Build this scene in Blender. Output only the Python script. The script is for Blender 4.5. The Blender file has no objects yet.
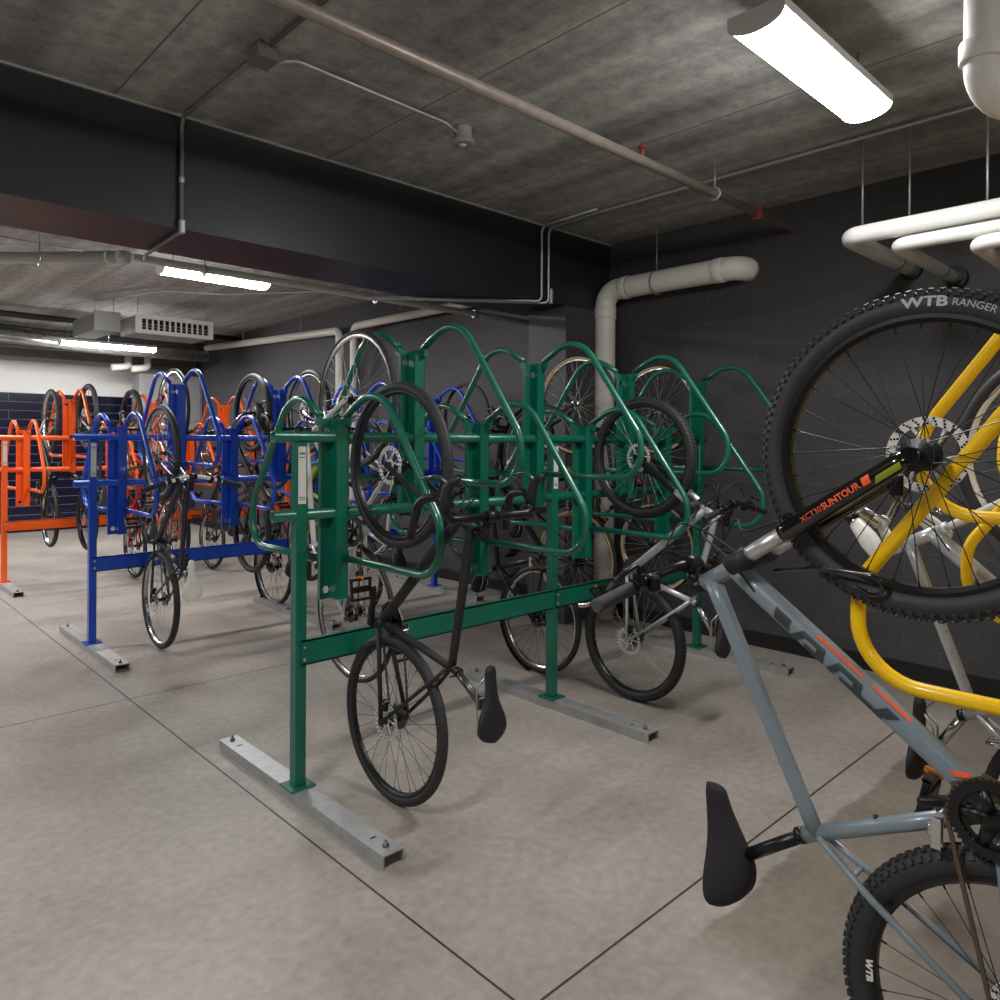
import bpy, math, random
from mathutils import Vector, Matrix
random.seed(7)
PI = math.pi
scn = bpy.context.scene
COL = scn.collection

# ------------------------------------------------------------------ camera
cam_d = bpy.data.cameras.new('camera')
cam = bpy.data.objects.new('camera', cam_d)
COL.objects.link(cam)
F_PX, PX, PY = 737.1, 500.0, 441.6
cam_d.sensor_fit = 'HORIZONTAL'
cam_d.sensor_width = 36.0
cam_d.lens = 36.0 * F_PX / 1000.0
cam_d.shift_x = (500.0 - PX) / 1000.0
cam_d.shift_y = (PY - 500.0) / 1000.0
cam_d.clip_start = 0.05
YAW, ROLL = math.radians(43.692), math.radians(0.291)
fw = Vector((math.sin(YAW), math.cos(YAW), 0))
r0 = Vector((math.cos(YAW), -math.sin(YAW), 0))
u0 = Vector((0, 0, 1))
rt = r0 * math.cos(ROLL) + u0 * math.sin(ROLL)
up = u0 * math.cos(ROLL) - r0 * math.sin(ROLL)
m = Matrix((rt, up, -fw)).transposed().to_4x4()
m.translation = Vector((0, 0, 1.5))
cam.matrix_world = m
scn.camera = cam

# ------------------------------------------------------------------ world, exposure
w = bpy.data.worlds.new('world')
scn.world = w
w.use_nodes = True
w.node_tree.nodes['Background'].inputs[0].default_value = (0.9, 0.93, 1.0, 1)
w.node_tree.nodes['Background'].inputs[1].default_value = 0.05
scn.view_settings.view_transform = 'Standard'
scn.view_settings.look = 'None'
scn.view_settings.exposure = 1.45
scn.view_settings.gamma = 1.0
scn.view_settings.use_curve_mapping = False
LAMP_STRENGTH = 24.0

# ------------------------------------------------------------------ materials
def srgb(c):
    return tuple(((x / 255) / 12.92 if x / 255 <= 0.04045 else ((x / 255 + 0.055) / 1.055) ** 2.4) for x in c)

MATS = {}
def mat(name, col, rough=0.5, metal=0.0, coat=0.0, var=0.06, vscale=30.0, emit=0.0, spec=0.5, bump=0.0, lin=False):
    if name in MATS: return MATS[name]
    mt = bpy.data.materials.new(name); mt.use_nodes = True
    nt = mt.node_tree; b = nt.nodes['Principled BSDF']
    c = col if lin else srgb(col)
    b.inputs['Base Color'].default_value = (*c, 1)
    b.inputs['Roughness'].default_value = rough
    b.inputs['Metallic'].default_value = metal
    b.inputs['Coat Weight'].default_value = coat
    b.inputs['Coat Roughness'].default_value = 0.12
    b.inputs['Specular IOR Level'].default_value = spec
    if emit:
        b.inputs['Emission Color'].default_value = (1.0, 0.995, 0.985, 1)
        b.inputs['Emission Strength'].default_value = emit
    elif var:
        tc = nt.nodes.new('ShaderNodeTexCoord')
        no = nt.nodes.new('ShaderNodeTexNoise'); no.inputs['Scale'].default_value = vscale
        no.inputs['Detail'].default_value = 4
        nt.links.new(tc.outputs['Object'], no.inputs['Vector'])
        mx = nt.nodes.new('ShaderNodeMix'); mx.data_type = 'RGBA'
        mx.inputs['A'].default_value = (*[x * (1 - var * 1.6) for x in c], 1)
        mx.inputs['B'].default_value = (*[min(1, x * (1 + var * 1.6)) for x in c], 1)
        nt.links.new(no.outputs['Fac'], mx.inputs['Factor'])
        nt.links.new(mx.outputs['Result'], b.inputs['Base Color'])
        mr = nt.nodes.new('ShaderNodeMapRange')
        mr.inputs['To Min'].default_value = max(0.03, rough - 0.08); mr.inputs['To Max'].default_value = min(1, rough + 0.08)
        nt.links.new(no.outputs['Fac'], mr.inputs['Value'])
        nt.links.new(mr.outputs['Result'], b.inputs['Roughness'])
        if bump:
            bp = nt.nodes.new('ShaderNodeBump'); bp.inputs['Strength'].default_value = bump
            bp.inputs['Distance'].default_value = 0.003
            nt.links.new(no.outputs['Fac'], bp.inputs['Height'])
            nt.links.new(bp.outputs['Normal'], b.inputs['Normal'])
    MATS[name] = mt
    return mt

M_ = dict(
    green=mat('green powder coat', (3, 98, 78), 0.34, 0, 0.35),
    blue=mat('blue powder coat', (14, 70, 186), 0.34, 0, 0.35),
    orange=mat('orange powder coat', (244, 92, 10), 0.38, 0, 0.25),
    yellow=mat('yellow powder coat', (250, 196, 0), 0.38, 0, 0.25),
    galv=mat('galvanised steel', (176, 178, 178), 0.45, 0.55, var=0.16, vscale=22),
    steel=mat('zinc steel', (190, 190, 188), 0.35, 0.9),
    chrome=mat('polished alloy', (200, 200, 198), 0.22, 1.0),
    spoke_s=mat('bright spokes', (190, 190, 186), 0.3, 0.8, var=0),
    spoke_b=mat('black spokes', (28, 28, 30), 0.4, 0.3, var=0),
    rubber=mat('tyre rubber', (40, 40, 42), 0.62, bump=0.25, vscale=160),
    tan=mat('tan tyre wall', (196, 168, 120), 0.7),
    black=mat('black anodised', (22, 22, 24), 0.35, 0.2),
    blackm=mat('matt black', (30, 30, 32), 0.6),
    blackg=mat('gloss black', (14, 14, 15), 0.15, 0, 0.6),
    fabric=mat('black fabric', (34, 31, 35), 0.9, bump=0.5, vscale=240),
    white=mat('white plastic', (226, 224, 216), 0.4),
    pvc=mat('pvc pipe', (240, 238, 228), 0.38, var=0.04, vscale=6),
    insul=mat('white pipe jacket', (226, 225, 220), 0.5, var=0.03),
    grey=mat('grey frame paint', (118, 130, 137), 0.38, 0, 0.25, var=0.03),
    silver=mat('silver frame paint', (186, 190, 192), 0.3, 0.35, 0.3),
    navyf=mat('navy frame paint', (30, 32, 48), 0.3, 0, 0.4),
    red=mat('red frame paint', (196, 24, 38), 0.3, 0, 0.4),
    lime=mat('lime frame paint', (180, 205, 30), 0.3, 0, 0.4),
    teal=mat('dark teal frame paint', (22, 52, 62), 0.3, 0, 0.4),
    whitef=mat('white frame paint', (214, 214, 210), 0.3, 0, 0.4),
    orangef=mat('orange frame paint', (226, 90, 30), 0.3, 0, 0.4),
    brown=mat('brown leather', (96, 60, 36), 0.6),
    decal_o=mat('orange decal', (236, 92, 40), 0.5, var=0),
    decal_k=mat('charcoal decal', (50, 55, 60), 0.45, var=0),
    decal_w=mat('white decal', (215, 215, 212), 0.5, var=0),
    decal_t=mat('faded tyre print', (168, 168, 166), 0.6, var=0),
    stanch=mat('satin silver stanchion', (196, 196, 194), 0.38, 0.7),
    gripk=mat('grey black grip rubber', (62, 61, 63), 0.8),
    olive=mat('olive decal', (142, 150, 30), 0.5, var=0),
    amber=mat('amber reflector', (214, 120, 20), 0.25, 0, 0.3),
    refl=mat('clear reflector', (200, 200, 205), 0.15, 0, 0.5),
    rust=mat('weathered steel pipe', (168, 156, 146), 0.42, 0.3, var=0.2, vscale=14),
    rustred=mat('rust red clamp', (150, 78, 58), 0.6, 0.2),
    conduit=mat('conduit', (186, 186, 184), 0.4, 0.6),
    greyp=mat('grey painted conduit', (112, 108, 104), 0.55, 0.1),
    dark=mat('dark void', (10, 10, 10), 0.9, var=0),
    boxgrey=mat('grey enamel', (150, 150, 150), 0.45, 0.1),
    duct=mat('duct sheet', (140, 140, 138), 0.4, 0.6, var=0.15, vscale=5),
    foil=mat('foil insulation', (180, 180, 178), 0.3, 0.8, var=0.3, vscale=10, bump=1.0),
    paper=mat('instruction sticker', (205, 205, 200), 0.5, var=0.1, vscale=120),
    lampend=mat('lamp housing', (228, 228, 226), 0.5),
    beamp=mat('beam paint', (33, 34, 38), 0.42, var=0.10, vscale=2.2),
    base=mat('black rubber base', (24, 23, 24), 0.5),
    green_tag=mat('green pipe band', (40, 92, 52), 0.6),
    rotor=mat('brushed rotor steel', (222, 218, 210), 0.45, 0.35, var=0),
    chain=mat('chain steel', (110, 92, 78), 0.4, 0.8),
    alloyd=mat('dark alloy', (96, 96, 98), 0.35, 0.8),
)
glow = mat('lit diffuser', (255, 255, 255), 0.5, emit=LAMP_STRENGTH)
glow_far = mat('brighter lit diffuser', (255, 255, 255), 0.5, emit=LAMP_STRENGTH * 1.55)

def nodes_mat(name):
    mt = bpy.data.materials.new(name); mt.use_nodes = True
    nt = mt.node_tree
    return mt, nt, nt.nodes['Principled BSDF'], nt.nodes, nt.links

def ramp(nodes, stops):
    r = nodes.new('ShaderNodeValToRGB')
    e = r.color_ramp.elements
    while len(e) > 1: e.remove(e[-1])
    e[0].position = stops[0][0]; e[0].color = (*stops[0][1], 1)
    for p, c in stops[1:]:
        n = e.new(p); n.color = (*c, 1)
    return r

def line_mask(nodes, links, sep, axis, pos, half):
    """1 on a thin line at |coordinate - pos| < half"""
    s = nodes.new('ShaderNodeMath'); s.operation = 'SUBTRACT'; s.inputs[1].default_value = pos
    links.new(sep.outputs[axis], s.inputs[0])
    a = nodes.new('ShaderNodeMath'); a.operation = 'ABSOLUTE'; links.new(s.outputs[0], a.inputs[0])
    l = nodes.new('ShaderNodeMath'); l.operation = 'LESS_THAN'; l.inputs[1].default_value = half
    links.new(a.outputs[0], l.inputs[0])
    return l

def add_max(nodes, links, outs):
    cur = outs[0].outputs[0]
    for o in outs[1:]:
        a = nodes.new('ShaderNodeMath'); a.operation = 'MAXIMUM'
        links.new(cur, a.inputs[0]); links.new(o.outputs[0], a.inputs[1]); cur = a.outputs[0]
    return cur

# polished concrete floor with saw-cut joints
def floor_material():
    mt, nt, b, N, L = nodes_mat('polished concrete floor')
    tc = N.new('ShaderNodeTexCoord')
    sep = N.new('ShaderNodeSeparateXYZ'); L.new(tc.outputs['Object'], sep.inputs[0])
    n1 = N.new('ShaderNodeTexNoise'); n1.inputs['Scale'].default_value = 1.1; n1.inputs['Detail'].default_value = 6; n1.inputs['Roughness'].default_value = 0.6
    mp = N.new('ShaderNodeMapping'); mp.inputs['Scale'].default_value = (1.0, 0.75, 1); mp.inputs['Rotation'].default_value = (0, 0, 0.5)
    L.new(tc.outputs['Object'], mp.inputs[0]); L.new(mp.outputs[0], n1.inputs['Vector'])
    n2 = N.new('ShaderNodeTexNoise'); n2.inputs['Scale'].default_value = 26; n2.inputs['Detail'].default_value = 5
    L.new(tc.outputs['Object'], n2.inputs['Vector'])
    n3 = N.new('ShaderNodeTexNoise'); n3.inputs['Scale'].default_value = 240; n3.inputs['Detail'].default_value = 2
    L.new(tc.outputs['Object'], n3.inputs['Vector'])
    r = ramp(N, [(0.32, srgb((132, 124, 116))), (0.5, srgb((155, 147, 139))), (0.68, srgb((173, 166, 158)))])
    mixn = N.new('ShaderNodeMath'); mixn.operation = 'MULTIPLY_ADD'; mixn.inputs[1].default_value = 0.35
    L.new(n2.outputs['Fac'], mixn.inputs[0])
    sc = N.new('ShaderNodeMath'); sc.operation = 'MULTIPLY'; sc.inputs[1].default_value = 0.65
    L.new(n1.outputs['Fac'], sc.inputs[0]); L.new(sc.outputs[0], mixn.inputs[2])
    L.new(mixn.outputs[0], r.inputs[0])
    sp = ramp(N, [(0.30, (0.80, 0.80, 0.80)), (0.45, (1, 1, 1))])
    L.new(n3.outputs['Fac'], sp.inputs[0])
    mu = N.new('ShaderNodeMix'); mu.data_type = 'RGBA'; mu.blend_type = 'MULTIPLY'; mu.inputs['Factor'].default_value = 0.5
    L.new(r.outputs[0], mu.inputs['A']); L.new(sp.outputs[0], mu.inputs['B'])
    # a darker strip with an uneven edge beside the near joint
    ln = [line_mask(N, L, sep, 0, 1.40, 0.0042), line_mask(N, L, sep, 1, 4.56, 0.0042), line_mask(N, L, sep, 1, 1.35, 0.0042),
          line_mask(N, L, sep, 1, 7.7, 0.004), line_mask(N, L, sep, 1, 10.9, 0.004), line_mask(N, L, sep, 0, -1.9, 0.004)]
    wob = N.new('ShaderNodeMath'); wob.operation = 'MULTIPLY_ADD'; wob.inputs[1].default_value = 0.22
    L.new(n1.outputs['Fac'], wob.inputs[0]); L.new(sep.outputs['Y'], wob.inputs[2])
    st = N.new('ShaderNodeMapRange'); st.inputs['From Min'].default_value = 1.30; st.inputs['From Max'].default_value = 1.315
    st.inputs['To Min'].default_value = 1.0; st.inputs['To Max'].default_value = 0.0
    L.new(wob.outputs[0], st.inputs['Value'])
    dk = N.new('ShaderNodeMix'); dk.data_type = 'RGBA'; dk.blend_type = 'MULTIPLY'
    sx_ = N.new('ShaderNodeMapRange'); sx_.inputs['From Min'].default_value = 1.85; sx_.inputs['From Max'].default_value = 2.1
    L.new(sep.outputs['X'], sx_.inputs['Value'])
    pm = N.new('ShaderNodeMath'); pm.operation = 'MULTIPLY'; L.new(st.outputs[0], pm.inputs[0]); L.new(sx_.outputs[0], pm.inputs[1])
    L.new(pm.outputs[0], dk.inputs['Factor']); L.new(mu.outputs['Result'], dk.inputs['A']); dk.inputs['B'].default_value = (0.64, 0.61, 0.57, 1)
    lm = add_max(N, L, ln)
    mx = N.new('ShaderNodeMix'); mx.data_type = 'RGBA'
    L.new(lm, mx.inputs['Factor']); L.new(dk.outputs['Result'], mx.inputs['A']); mx.inputs['B'].default_value = (*srgb((58, 52, 47)), 1)
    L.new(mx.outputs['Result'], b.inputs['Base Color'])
    rr = N.new('ShaderNodeMapRange'); rr.inputs['To Min'].default_value = 0.38; rr.inputs['To Max'].default_value = 0.62
    L.new(n1.outputs['Fac'], rr.inputs['Value']); L.new(rr.outputs[0], b.inputs['Roughness'])
    bp = N.new('ShaderNodeBump'); bp.inputs['Strength'].default_value = 0.05; bp.inputs['Distance'].default_value = 0.002
    L.new(n2.outputs['Fac'], bp.inputs['Height']); L.new(bp.outputs[0], b.inputs['Normal'])
    b.inputs['Specular IOR Level'].default_value = 0.4
    return mt

# board marked concrete plank ceiling
def ceiling_material():
    mt, nt, b, N, L = nodes_mat('concrete plank ceiling')
    tc = N.new('ShaderNodeTexCoord')
    sep = N.new('ShaderNodeSeparateXYZ'); L.new(tc.outputs['Object'], sep.inputs[0])
    mp = N.new('ShaderNodeMapping'); mp.inputs['Scale'].default_value = (2.4, 0.16, 1)
    L.new(tc.outputs['Object'], mp.inputs[0])
    n1 = N.new('ShaderNodeTexNoise'); n1.inputs['Scale'].default_value = 1.5; n1.inputs['Detail'].default_value = 5; n1.inputs['Roughness'].default_value = 0.55
    L.new(mp.outputs[0], n1.inputs['Vector'])
    n2 = N.new('ShaderNodeTexNoise'); n2.inputs['Scale'].default_value = 9; n2.inputs['Detail'].default_value = 8; n2.inputs['Roughness'].default_value = 0.7
    L.new(tc.outputs['Object'], n2.inputs['Vector'])
    ad = N.new('ShaderNodeMath'); ad.operation = 'MULTIPLY_ADD'; ad.inputs[1].default_value = 0.42
    L.new(n2.outputs['Fac'], ad.inputs[0])
    s1 = N.new('ShaderNodeMath'); s1.operation = 'MULTIPLY'; s1.inputs[1].default_value = 0.58
    L.new(n1.outputs['Fac'], s1.inputs[0]); L.new(s1.outputs[0], ad.inputs[2])
    r = ramp(N, [(0.36, srgb((120, 119, 116))), (0.5, srgb((160, 159, 155))), (0.62, srgb((196, 195, 190)))])
    L.new(ad.outputs[0], r.inputs[0])
    # dark freckles
    n3 = N.new('ShaderNodeTexNoise'); n3.inputs['Scale'].default_value = 38; n3.inputs['Detail'].default_value = 5; n3.inputs['Roughness'].default_value = 0.75
    L.new(tc.outputs['Object'], n3.inputs['Vector'])
    fr = ramp(N, [(0.38, (0.66, 0.66, 0.66)), (0.50, (1, 1, 1))]); L.new(n3.outputs['Fac'], fr.inputs[0])
    mu = N.new('ShaderNodeMix'); mu.data_type = 'RGBA'; mu.blend_type = 'MULTIPLY'; mu.inputs['Factor'].default_value = 0.45
    L.new(r.outputs[0], mu.inputs['A']); L.new(fr.outputs[0], mu.inputs['B'])
    lines = [line_mask(N, L, sep, 0, 1.14 + 1.195 * k, 0.005) for k in range(-4, 4)]
    lm = add_max(N, L, lines)
    mx = N.new('ShaderNodeMix'); mx.data_type = 'RGBA'
    L.new(lm, mx.inputs['Factor']); L.new(mu.outputs['Result'], mx.inputs['A']); mx.inputs['B'].default_value = (*srgb((112, 110, 104)), 1)
    L.new(mx.outputs['Result'], b.inputs['Base Color'])
    b.inputs['Roughness'].default_value = 0.8
    bp = N.new('ShaderNodeBump'); bp.inputs['Strength'].default_value = 0.35; bp.inputs['Distance'].default_value = 0.01
    L.new(ad.outputs[0], bp.inputs['Height']); L.new(bp.outputs[0], b.inputs['Normal'])
    return mt

def block_material(name, base, joint, bw=0.406, bh=0.203, axis='Y', var=0.05, rough=0.62, mortar=0.006, offset=0.5, bumpd=-0.004):
    mt, nt, b, N, L = nodes_mat(name)
    tc = N.new('ShaderNodeTexCoord')
    sep = N.new('ShaderNodeSeparateXYZ'); L.new(tc.outputs['Object'], sep.inputs[0])
    cb = N.new('ShaderNodeCombineXYZ')
    L.new(sep.outputs[axis], cb.inputs['X']); L.new(sep.outputs['Z'], cb.inputs['Y'])
    br = N.new('ShaderNodeTexBrick')
    br.inputs['Scale'].default_value = 1.0; br.inputs['Brick Width'].default_value = bw; br.inputs['Row Height'].default_value = bh
    br.inputs['Mortar Size'].default_value = mortar; br.inputs['Mortar Smooth'].default_value = 0.3; br.offset = offset
    c = srgb(base)
    br.inputs['Color1'].default_value = (*[x * (1 - var) for x in c], 1); br.inputs['Color2'].default_value = (*[x * (1 + var) for x in c], 1)
    br.inputs['Mortar'].default_value = (*srgb(joint), 1)
    L.new(cb.outputs[0], br.inputs['Vector'])
    n = N.new('ShaderNodeTexNoise'); n.inputs['Scale'].default_value = 45; n.inputs['Detail'].default_value = 5
    L.new(tc.outputs['Object'], n.inputs['Vector'])
    rr = ramp(N, [(0.3, (0.86, 0.86, 0.86)), (0.7, (1.1, 1.1, 1.1))]); L.new(n.outputs['Fac'], rr.inputs[0])
    mu = N.new('ShaderNodeMix'); mu.data_type = 'RGBA'; mu.blend_type = 'MULTIPLY'; mu.inputs['Factor'].default_value = 1
    L.new(br.outputs['Color'], mu.inputs['A']); L.new(rr.outputs[0], mu.inputs['B'])
    L.new(mu.outputs['Result'], b.inputs['Base Color'])
    b.inputs['Roughness'].default_value = rough
    sb = N.new('ShaderNodeMath'); sb.operation = 'MULTIPLY_ADD'; sb.inputs[1].default_value = -1.0
    L.new(br.outputs['Fac'], sb.inputs[0])
    sn = N.new('ShaderNodeMath'); sn.operation = 'MULTIPLY'; sn.inputs[1].default_value = 0.25
    L.new(n.outputs['Fac'], sn.inputs[0]); L.new(sn.outputs[0], sb.inputs[2])
    bp = N.new('ShaderNodeBump'); bp.inputs['Strength'].default_value = 0.4; bp.inputs['Distance'].default_value = 0.004
    L.new(sb.outputs[0], bp.inputs['Height']); L.new(bp.outputs[0], b.inputs['Normal'])
    return mt

FLOOR_M, CEIL_M = floor_material(), ceiling_material()
CMU_M = block_material('dark painted blockwork', (68, 66, 68), (78, 76, 78), mortar=0.0035)
CMUX_M = block_material('dark painted blockwork along x', (66, 64, 65), (80, 78, 79), axis='X', mortar=0.0035)
TILE_M = block_material('navy glazed tile', (15, 19, 42), (84, 90, 108), bw=1.22, bh=0.14, axis='X', rough=0.2, mortar=0.006, offset=0.5)
WHITE_M = mat('white painted wall', (238, 237, 234), 0.6, var=0.02)

# ------------------------------------------------------------------ mesh builder
class MB:
    def __init__(s): s.v = []; s.f = []; s.s = []
    def add(s, vs, fs, smooth=False):
        o = len(s.v); s.v += [tuple(v) for v in vs]
        s.f += [tuple(i + o for i in f) for f in fs]; s.s += [smooth] * len(fs)
        return s
    def box(s, a, b, bev=0.0, M=None):
        (x0, y0, z0), (x1, y1, z1) = a, b
        if bev <= 0:
            vs = [Vector(p) for p in ((x0, y0, z0), (x1, y0, z0), (x1, y1, z0), (x0, y1, z0), (x0, y0, z1), (x1, y0, z1), (x1, y1, z1), (x0, y1, z1))]
            fs = [(0, 3, 2, 1), (4, 5, 6, 7), (0, 1, 5, 4), (1, 2, 6, 5), (2, 3, 7, 6), (3, 0, 4, 7)]
        else:
            # chamfer every edge: each corner carries three vertices
            vs = []; idx = {}
            lo, hi = (x0, y0, z0), (x1, y1, z1)
            for cx in (0, 1):
                for cy in (0, 1):
                    for cz in (0, 1):
                        c = (cx, cy, cz)
                        base = [hi[k] if c[k] else lo[k] for k in range(3)]
                        for k in range(3):
                            p = [base[j] + (bev if not c[j] else -bev) * (0 if j == k else 1) for j in range(3)]
                            idx[(c, k)] = len(vs); vs.append(Vector(p))
            fs = []
            for k in range(3):
                a_, b_ = [j for j in range(3) if j != k]
                for side in (0, 1):
                    q = []
                    for (p, r) in ((0, 0), (1, 0), (1, 1), (0, 1)):
                        c = [0, 0, 0]; c[k] = side; c[a_] = p; c[b_] = r; q.append(idx[(tuple(c), k)])
                    flip = (side == 0) ^ (k == 1)
                    fs.append(tuple(q[::-1]) if flip else tuple(q))
            for k in range(3):      # edges along axis k
                a_, b_ = [j for j in range(3) if j != k]
                for p in (0, 1):
                    for r in (0, 1):
                        c0 = [0, 0, 0]; c0[a_] = p; c0[b_] = r; c1 = list(c0); c1[k] = 1
                        c0, c1 = tuple(c0), tuple(c1)
                        fs.append((idx[(c0, a_)], idx[(c1, a_)], idx[(c1, b_)], idx[(c0, b_)]))
            for cx in (0, 1):
                for cy in (0, 1):
                    for cz in (0, 1):
                        c = (cx, cy, cz); fs.append((idx[(c, 0)], idx[(c, 1)], idx[(c, 2)]))
        if M is not None: vs = [M @ v for v in vs]
        return s.add(vs, fs)
    def tube(s, path, r, n=10, closed=False, cap=True, flat=None, smooth=True):
        P = [Vector(p) for p in path]
        rs = r if isinstance(r, (list, tuple)) else [r] * len(P)
        k = len(P); T = []
        for i in range(k):
            if closed: t = P[(i + 1) % k] - P[i - 1]
            elif i == 0: t = P[1] - P[0]
            elif i == k - 1: t = P[-1] - P[-2]
            else: t = (P[i + 1] - P[i]).normalized() + (P[i] - P[i - 1]).normalized()
            T.append(t.normalized())
        ref = Vector((0, 1, 0)) if abs(T[0].y) < 0.9 else Vector((1, 0, 0))
        N = (ref - T[0] * ref.dot(T[0])).normalized()
        vs = []; fs = []
        for i in range(k):
            N = (N - T[i] * N.dot(T[i])).normalized(); B = T[i].cross(N)
            for j in range(n):
                a = 2 * PI * j / n
                ca, sa = math.cos(a), math.sin(a)
                if flat: ca *= flat
                vs.append(P[i] + (N * ca + B * sa) * rs[i])
        m_ = k if closed else k - 1
        for i in range(m_):
            for j in range(n):
                a, b = i * n + j, i * n + (j + 1) % n
                c, d = ((i + 1) % k) * n + (j + 1) % n, ((i + 1) % k) * n + j
                fs.append((a, b, c, d))
        o = len(s.v); s.add(vs, fs, smooth)
        if cap and not closed:
            s.f.append(tuple(o + j for j in reversed(range(n)))); s.s.append(False)
            s.f.append(tuple(o + (k - 1) * n + j for j in range(n))); s.s.append(False)
        return s
    def lathe(s, prof, n=32, center=(0, 0, 0), closed=True, axis='y', smooth=True):
        """prof: (radius, axial) pairs revolved about an axis"""
        c = Vector(center); k = len(prof); vs = []; fs = []
        for i in range(n):
            a = 2 * PI * i / n; ca, sa = math.cos(a), math.sin(a)
            for (r, y) in prof:
                if axis == 'y': p = Vector((r * ca, y, r * sa))
                elif axis == 'z': p = Vector((r * ca, r * sa, y))
                else: p = Vector((y, r * ca, r * sa))
                vs.append(c + p)
        kk = k if closed else k - 1
        for i in range(n):
            for j in range(kk):
                a, b = i * k + j, i * k + (j + 1) % k
                c_, d = ((i + 1) % n) * k + (j + 1) % k, ((i + 1) % n) * k + j
                fs.append((a, d, c_, b))
        return s.add(vs, fs, smooth)
    def prism(s, poly, y0, y1, smooth=False):
        """poly in xz, extruded along y"""
        n = len(poly)
        vs = [(x, y0, z) for x, z in poly] + [(x, y1, z) for x, z in poly]
        fs = [tuple(range(n)), tuple(range(2 * n - 1, n - 1, -1))] + [((i + 1) % n, i, i + n, (i + 1) % n + n) for i in range(n)]
        return s.add(vs, fs, smooth)
    def mesh(s, name):
        me = bpy.data.meshes.new(name)
        me.from_pydata(s.v, [], s.f); me.polygons.foreach_set('use_smooth', s.s); me.update()
        return me

CACHE = {}
def cached(key, fn):
    if key not in CACHE: CACHE[key] = fn().mesh(key if isinstance(key, str) else str(key[0]))
    return CACHE[key]

def link(name, me, material, parent=None, loc=(0, 0, 0), rot=None):
    o = bpy.data.objects.new(name, me); COL.objects.link(o)
    if not me.materials: me.materials.append(None)
    o.material_slots[0].link = 'OBJECT'; o.material_slots[0].material = material
    if parent: o.parent = parent
    o.location = loc
    if rot: o.rotation_euler = rot
    return o
def part(name, key, fn, material, parent, loc=(0, 0, 0), rot=None, label=None):
    o = link(name, cached(key, fn), material, parent, loc, rot)
    if label: o['label'] = label
    return o
def obj(name, mb, material, parent=None, loc=(0, 0, 0), rot=None, label=None):
    o = link(name, mb.mesh(name), material, parent, loc, rot)
    if label: o['label'] = label
    return o
def tag(o, label, cat, group=None, kind=None):
    o['label'] = label; o['category'] = cat
    if group: o['group'] = group
    if kind: o['kind'] = kind
    return o
def empty(name, loc=(0, 0, 0), mw=None):
    o = bpy.data.objects.new(name, None); COL.objects.link(o); o.empty_display_size = 0.1
    if mw is not None: o.matrix_world = mw
    else: o.location = loc
    return o
def arc(c, r, a0, a1, n=8, plane='yz', k=0):
    out = []
    for i in range(n + 1):
        a = a0 + (a1 - a0) * i / n; u, v = c[0] + r * math.cos(a), c[1] + r * math.sin(a)
        out.append((k, u, v) if plane == 'yz' else ((u, k, v) if plane == 'xz' else (u, v, k)))
    return out
def fillet(pts, rads, n=7):
    """round the inner corners of a polyline"""
    P = [Vector(p) for p in pts]; out = [P[0]]
    for i in range(1, len(P) - 1):
        a, b = (P[i - 1] - P[i]).normalized(), (P[i + 1] - P[i]).normalized()
        ang = a.angle(b); r = rads[i - 1] if isinstance(rads, (list, tuple)) else rads
        d = r / math.tan(ang / 2)
        bis = (a + b).normalized(); c = P[i] + bis * (r / math.sin(ang / 2))
        s0, s1 = P[i] + a * d - c, P[i] + b * d - c
        tot = s0.angle(s1); ax = s0.cross(s1).normalized()
        for k in range(n + 1):
            out.append(c + Matrix.Rotation(tot * k / n, 3, ax) @ s0)
    out.append(P[-1]); return out

# ------------------------------------------------------------------ room
X0R, X1R, Y0R, Y1R, ZC = -3.6, 5.14, -4.2, 13.87, 3.22
def slab(name, a, b, material, label, cat):
    o = obj(name, MB().box(a, b), material); tag(o, label, cat, kind='structure'); return o
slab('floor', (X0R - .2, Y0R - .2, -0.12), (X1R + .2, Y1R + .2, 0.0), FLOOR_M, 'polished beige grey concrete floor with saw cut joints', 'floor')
slab('ceiling', (X0R - .2, Y0R - .2, ZC), (X1R + .2, Y1R + .2, ZC + 0.15), CEIL_M, 'stained grey concrete plank ceiling', 'ceiling')
slab('wall_right', (X1R, Y0R - .2, 0), (X1R + .2, Y1R + .2, ZC), CMU_M, 'dark charcoal painted blockwork side wall', 'wall')
slab('wall_left', (X0R - .2, Y0R - .2, 0), (X0R, Y1R + .2, ZC), CMU_M, 'dark charcoal blockwork wall on the left', 'wall')
slab('wall_front', (X0R, Y0R - .2, 0), (X1R, Y0R, ZC), CMUX_M, 'dark charcoal blockwork wall behind the viewer', 'wall')
slab('wall_back', (X0R, Y1R, 2.243), (X1R, Y1R + .2, ZC), WHITE_M, 'white painted upper part of the far end wall', 'wall')
slab('wall_tiled', (X0R, Y1R - .012, 0.0), (X1R, Y1R + .2, 2.243), TILE_M, 'navy glazed tile wainscot across the far end wall', 'wall')
slab('baseboard_right', (X1R - .014, Y0R, 0), (X1R, 4.0, 0.105), M_['base'], 'black rubber baseboard along the dark side wall', 'baseboard')
slab('baseboard_far', (X1R - .014, 4.42, 0), (X1R, Y1R, 0.105), M_['base'], 'black rubber baseboard beyond the pilaster', 'baseboard')
slab('trim_1', (4.56, 4.0, 0), (X1R, 4.42, 2.62), mat('pilaster paint', (70, 68, 69), 0.6, var=0.05), 'charcoal pilaster carrying the ceiling beam', 'pilaster')
slab('trim_2', (X0R, 4.0, 2.62), (X1R, 4.6, ZC), M_['beamp'], 'deep black painted beam crossing under the ceiling', 'beam')
slab('trim_3', (X0R, 3.985, ZC - .012), (X1R, 4.0, ZC), M_['boxgrey'], 'thin pale edge strip along the top of the black beam', 'trim')
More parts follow.
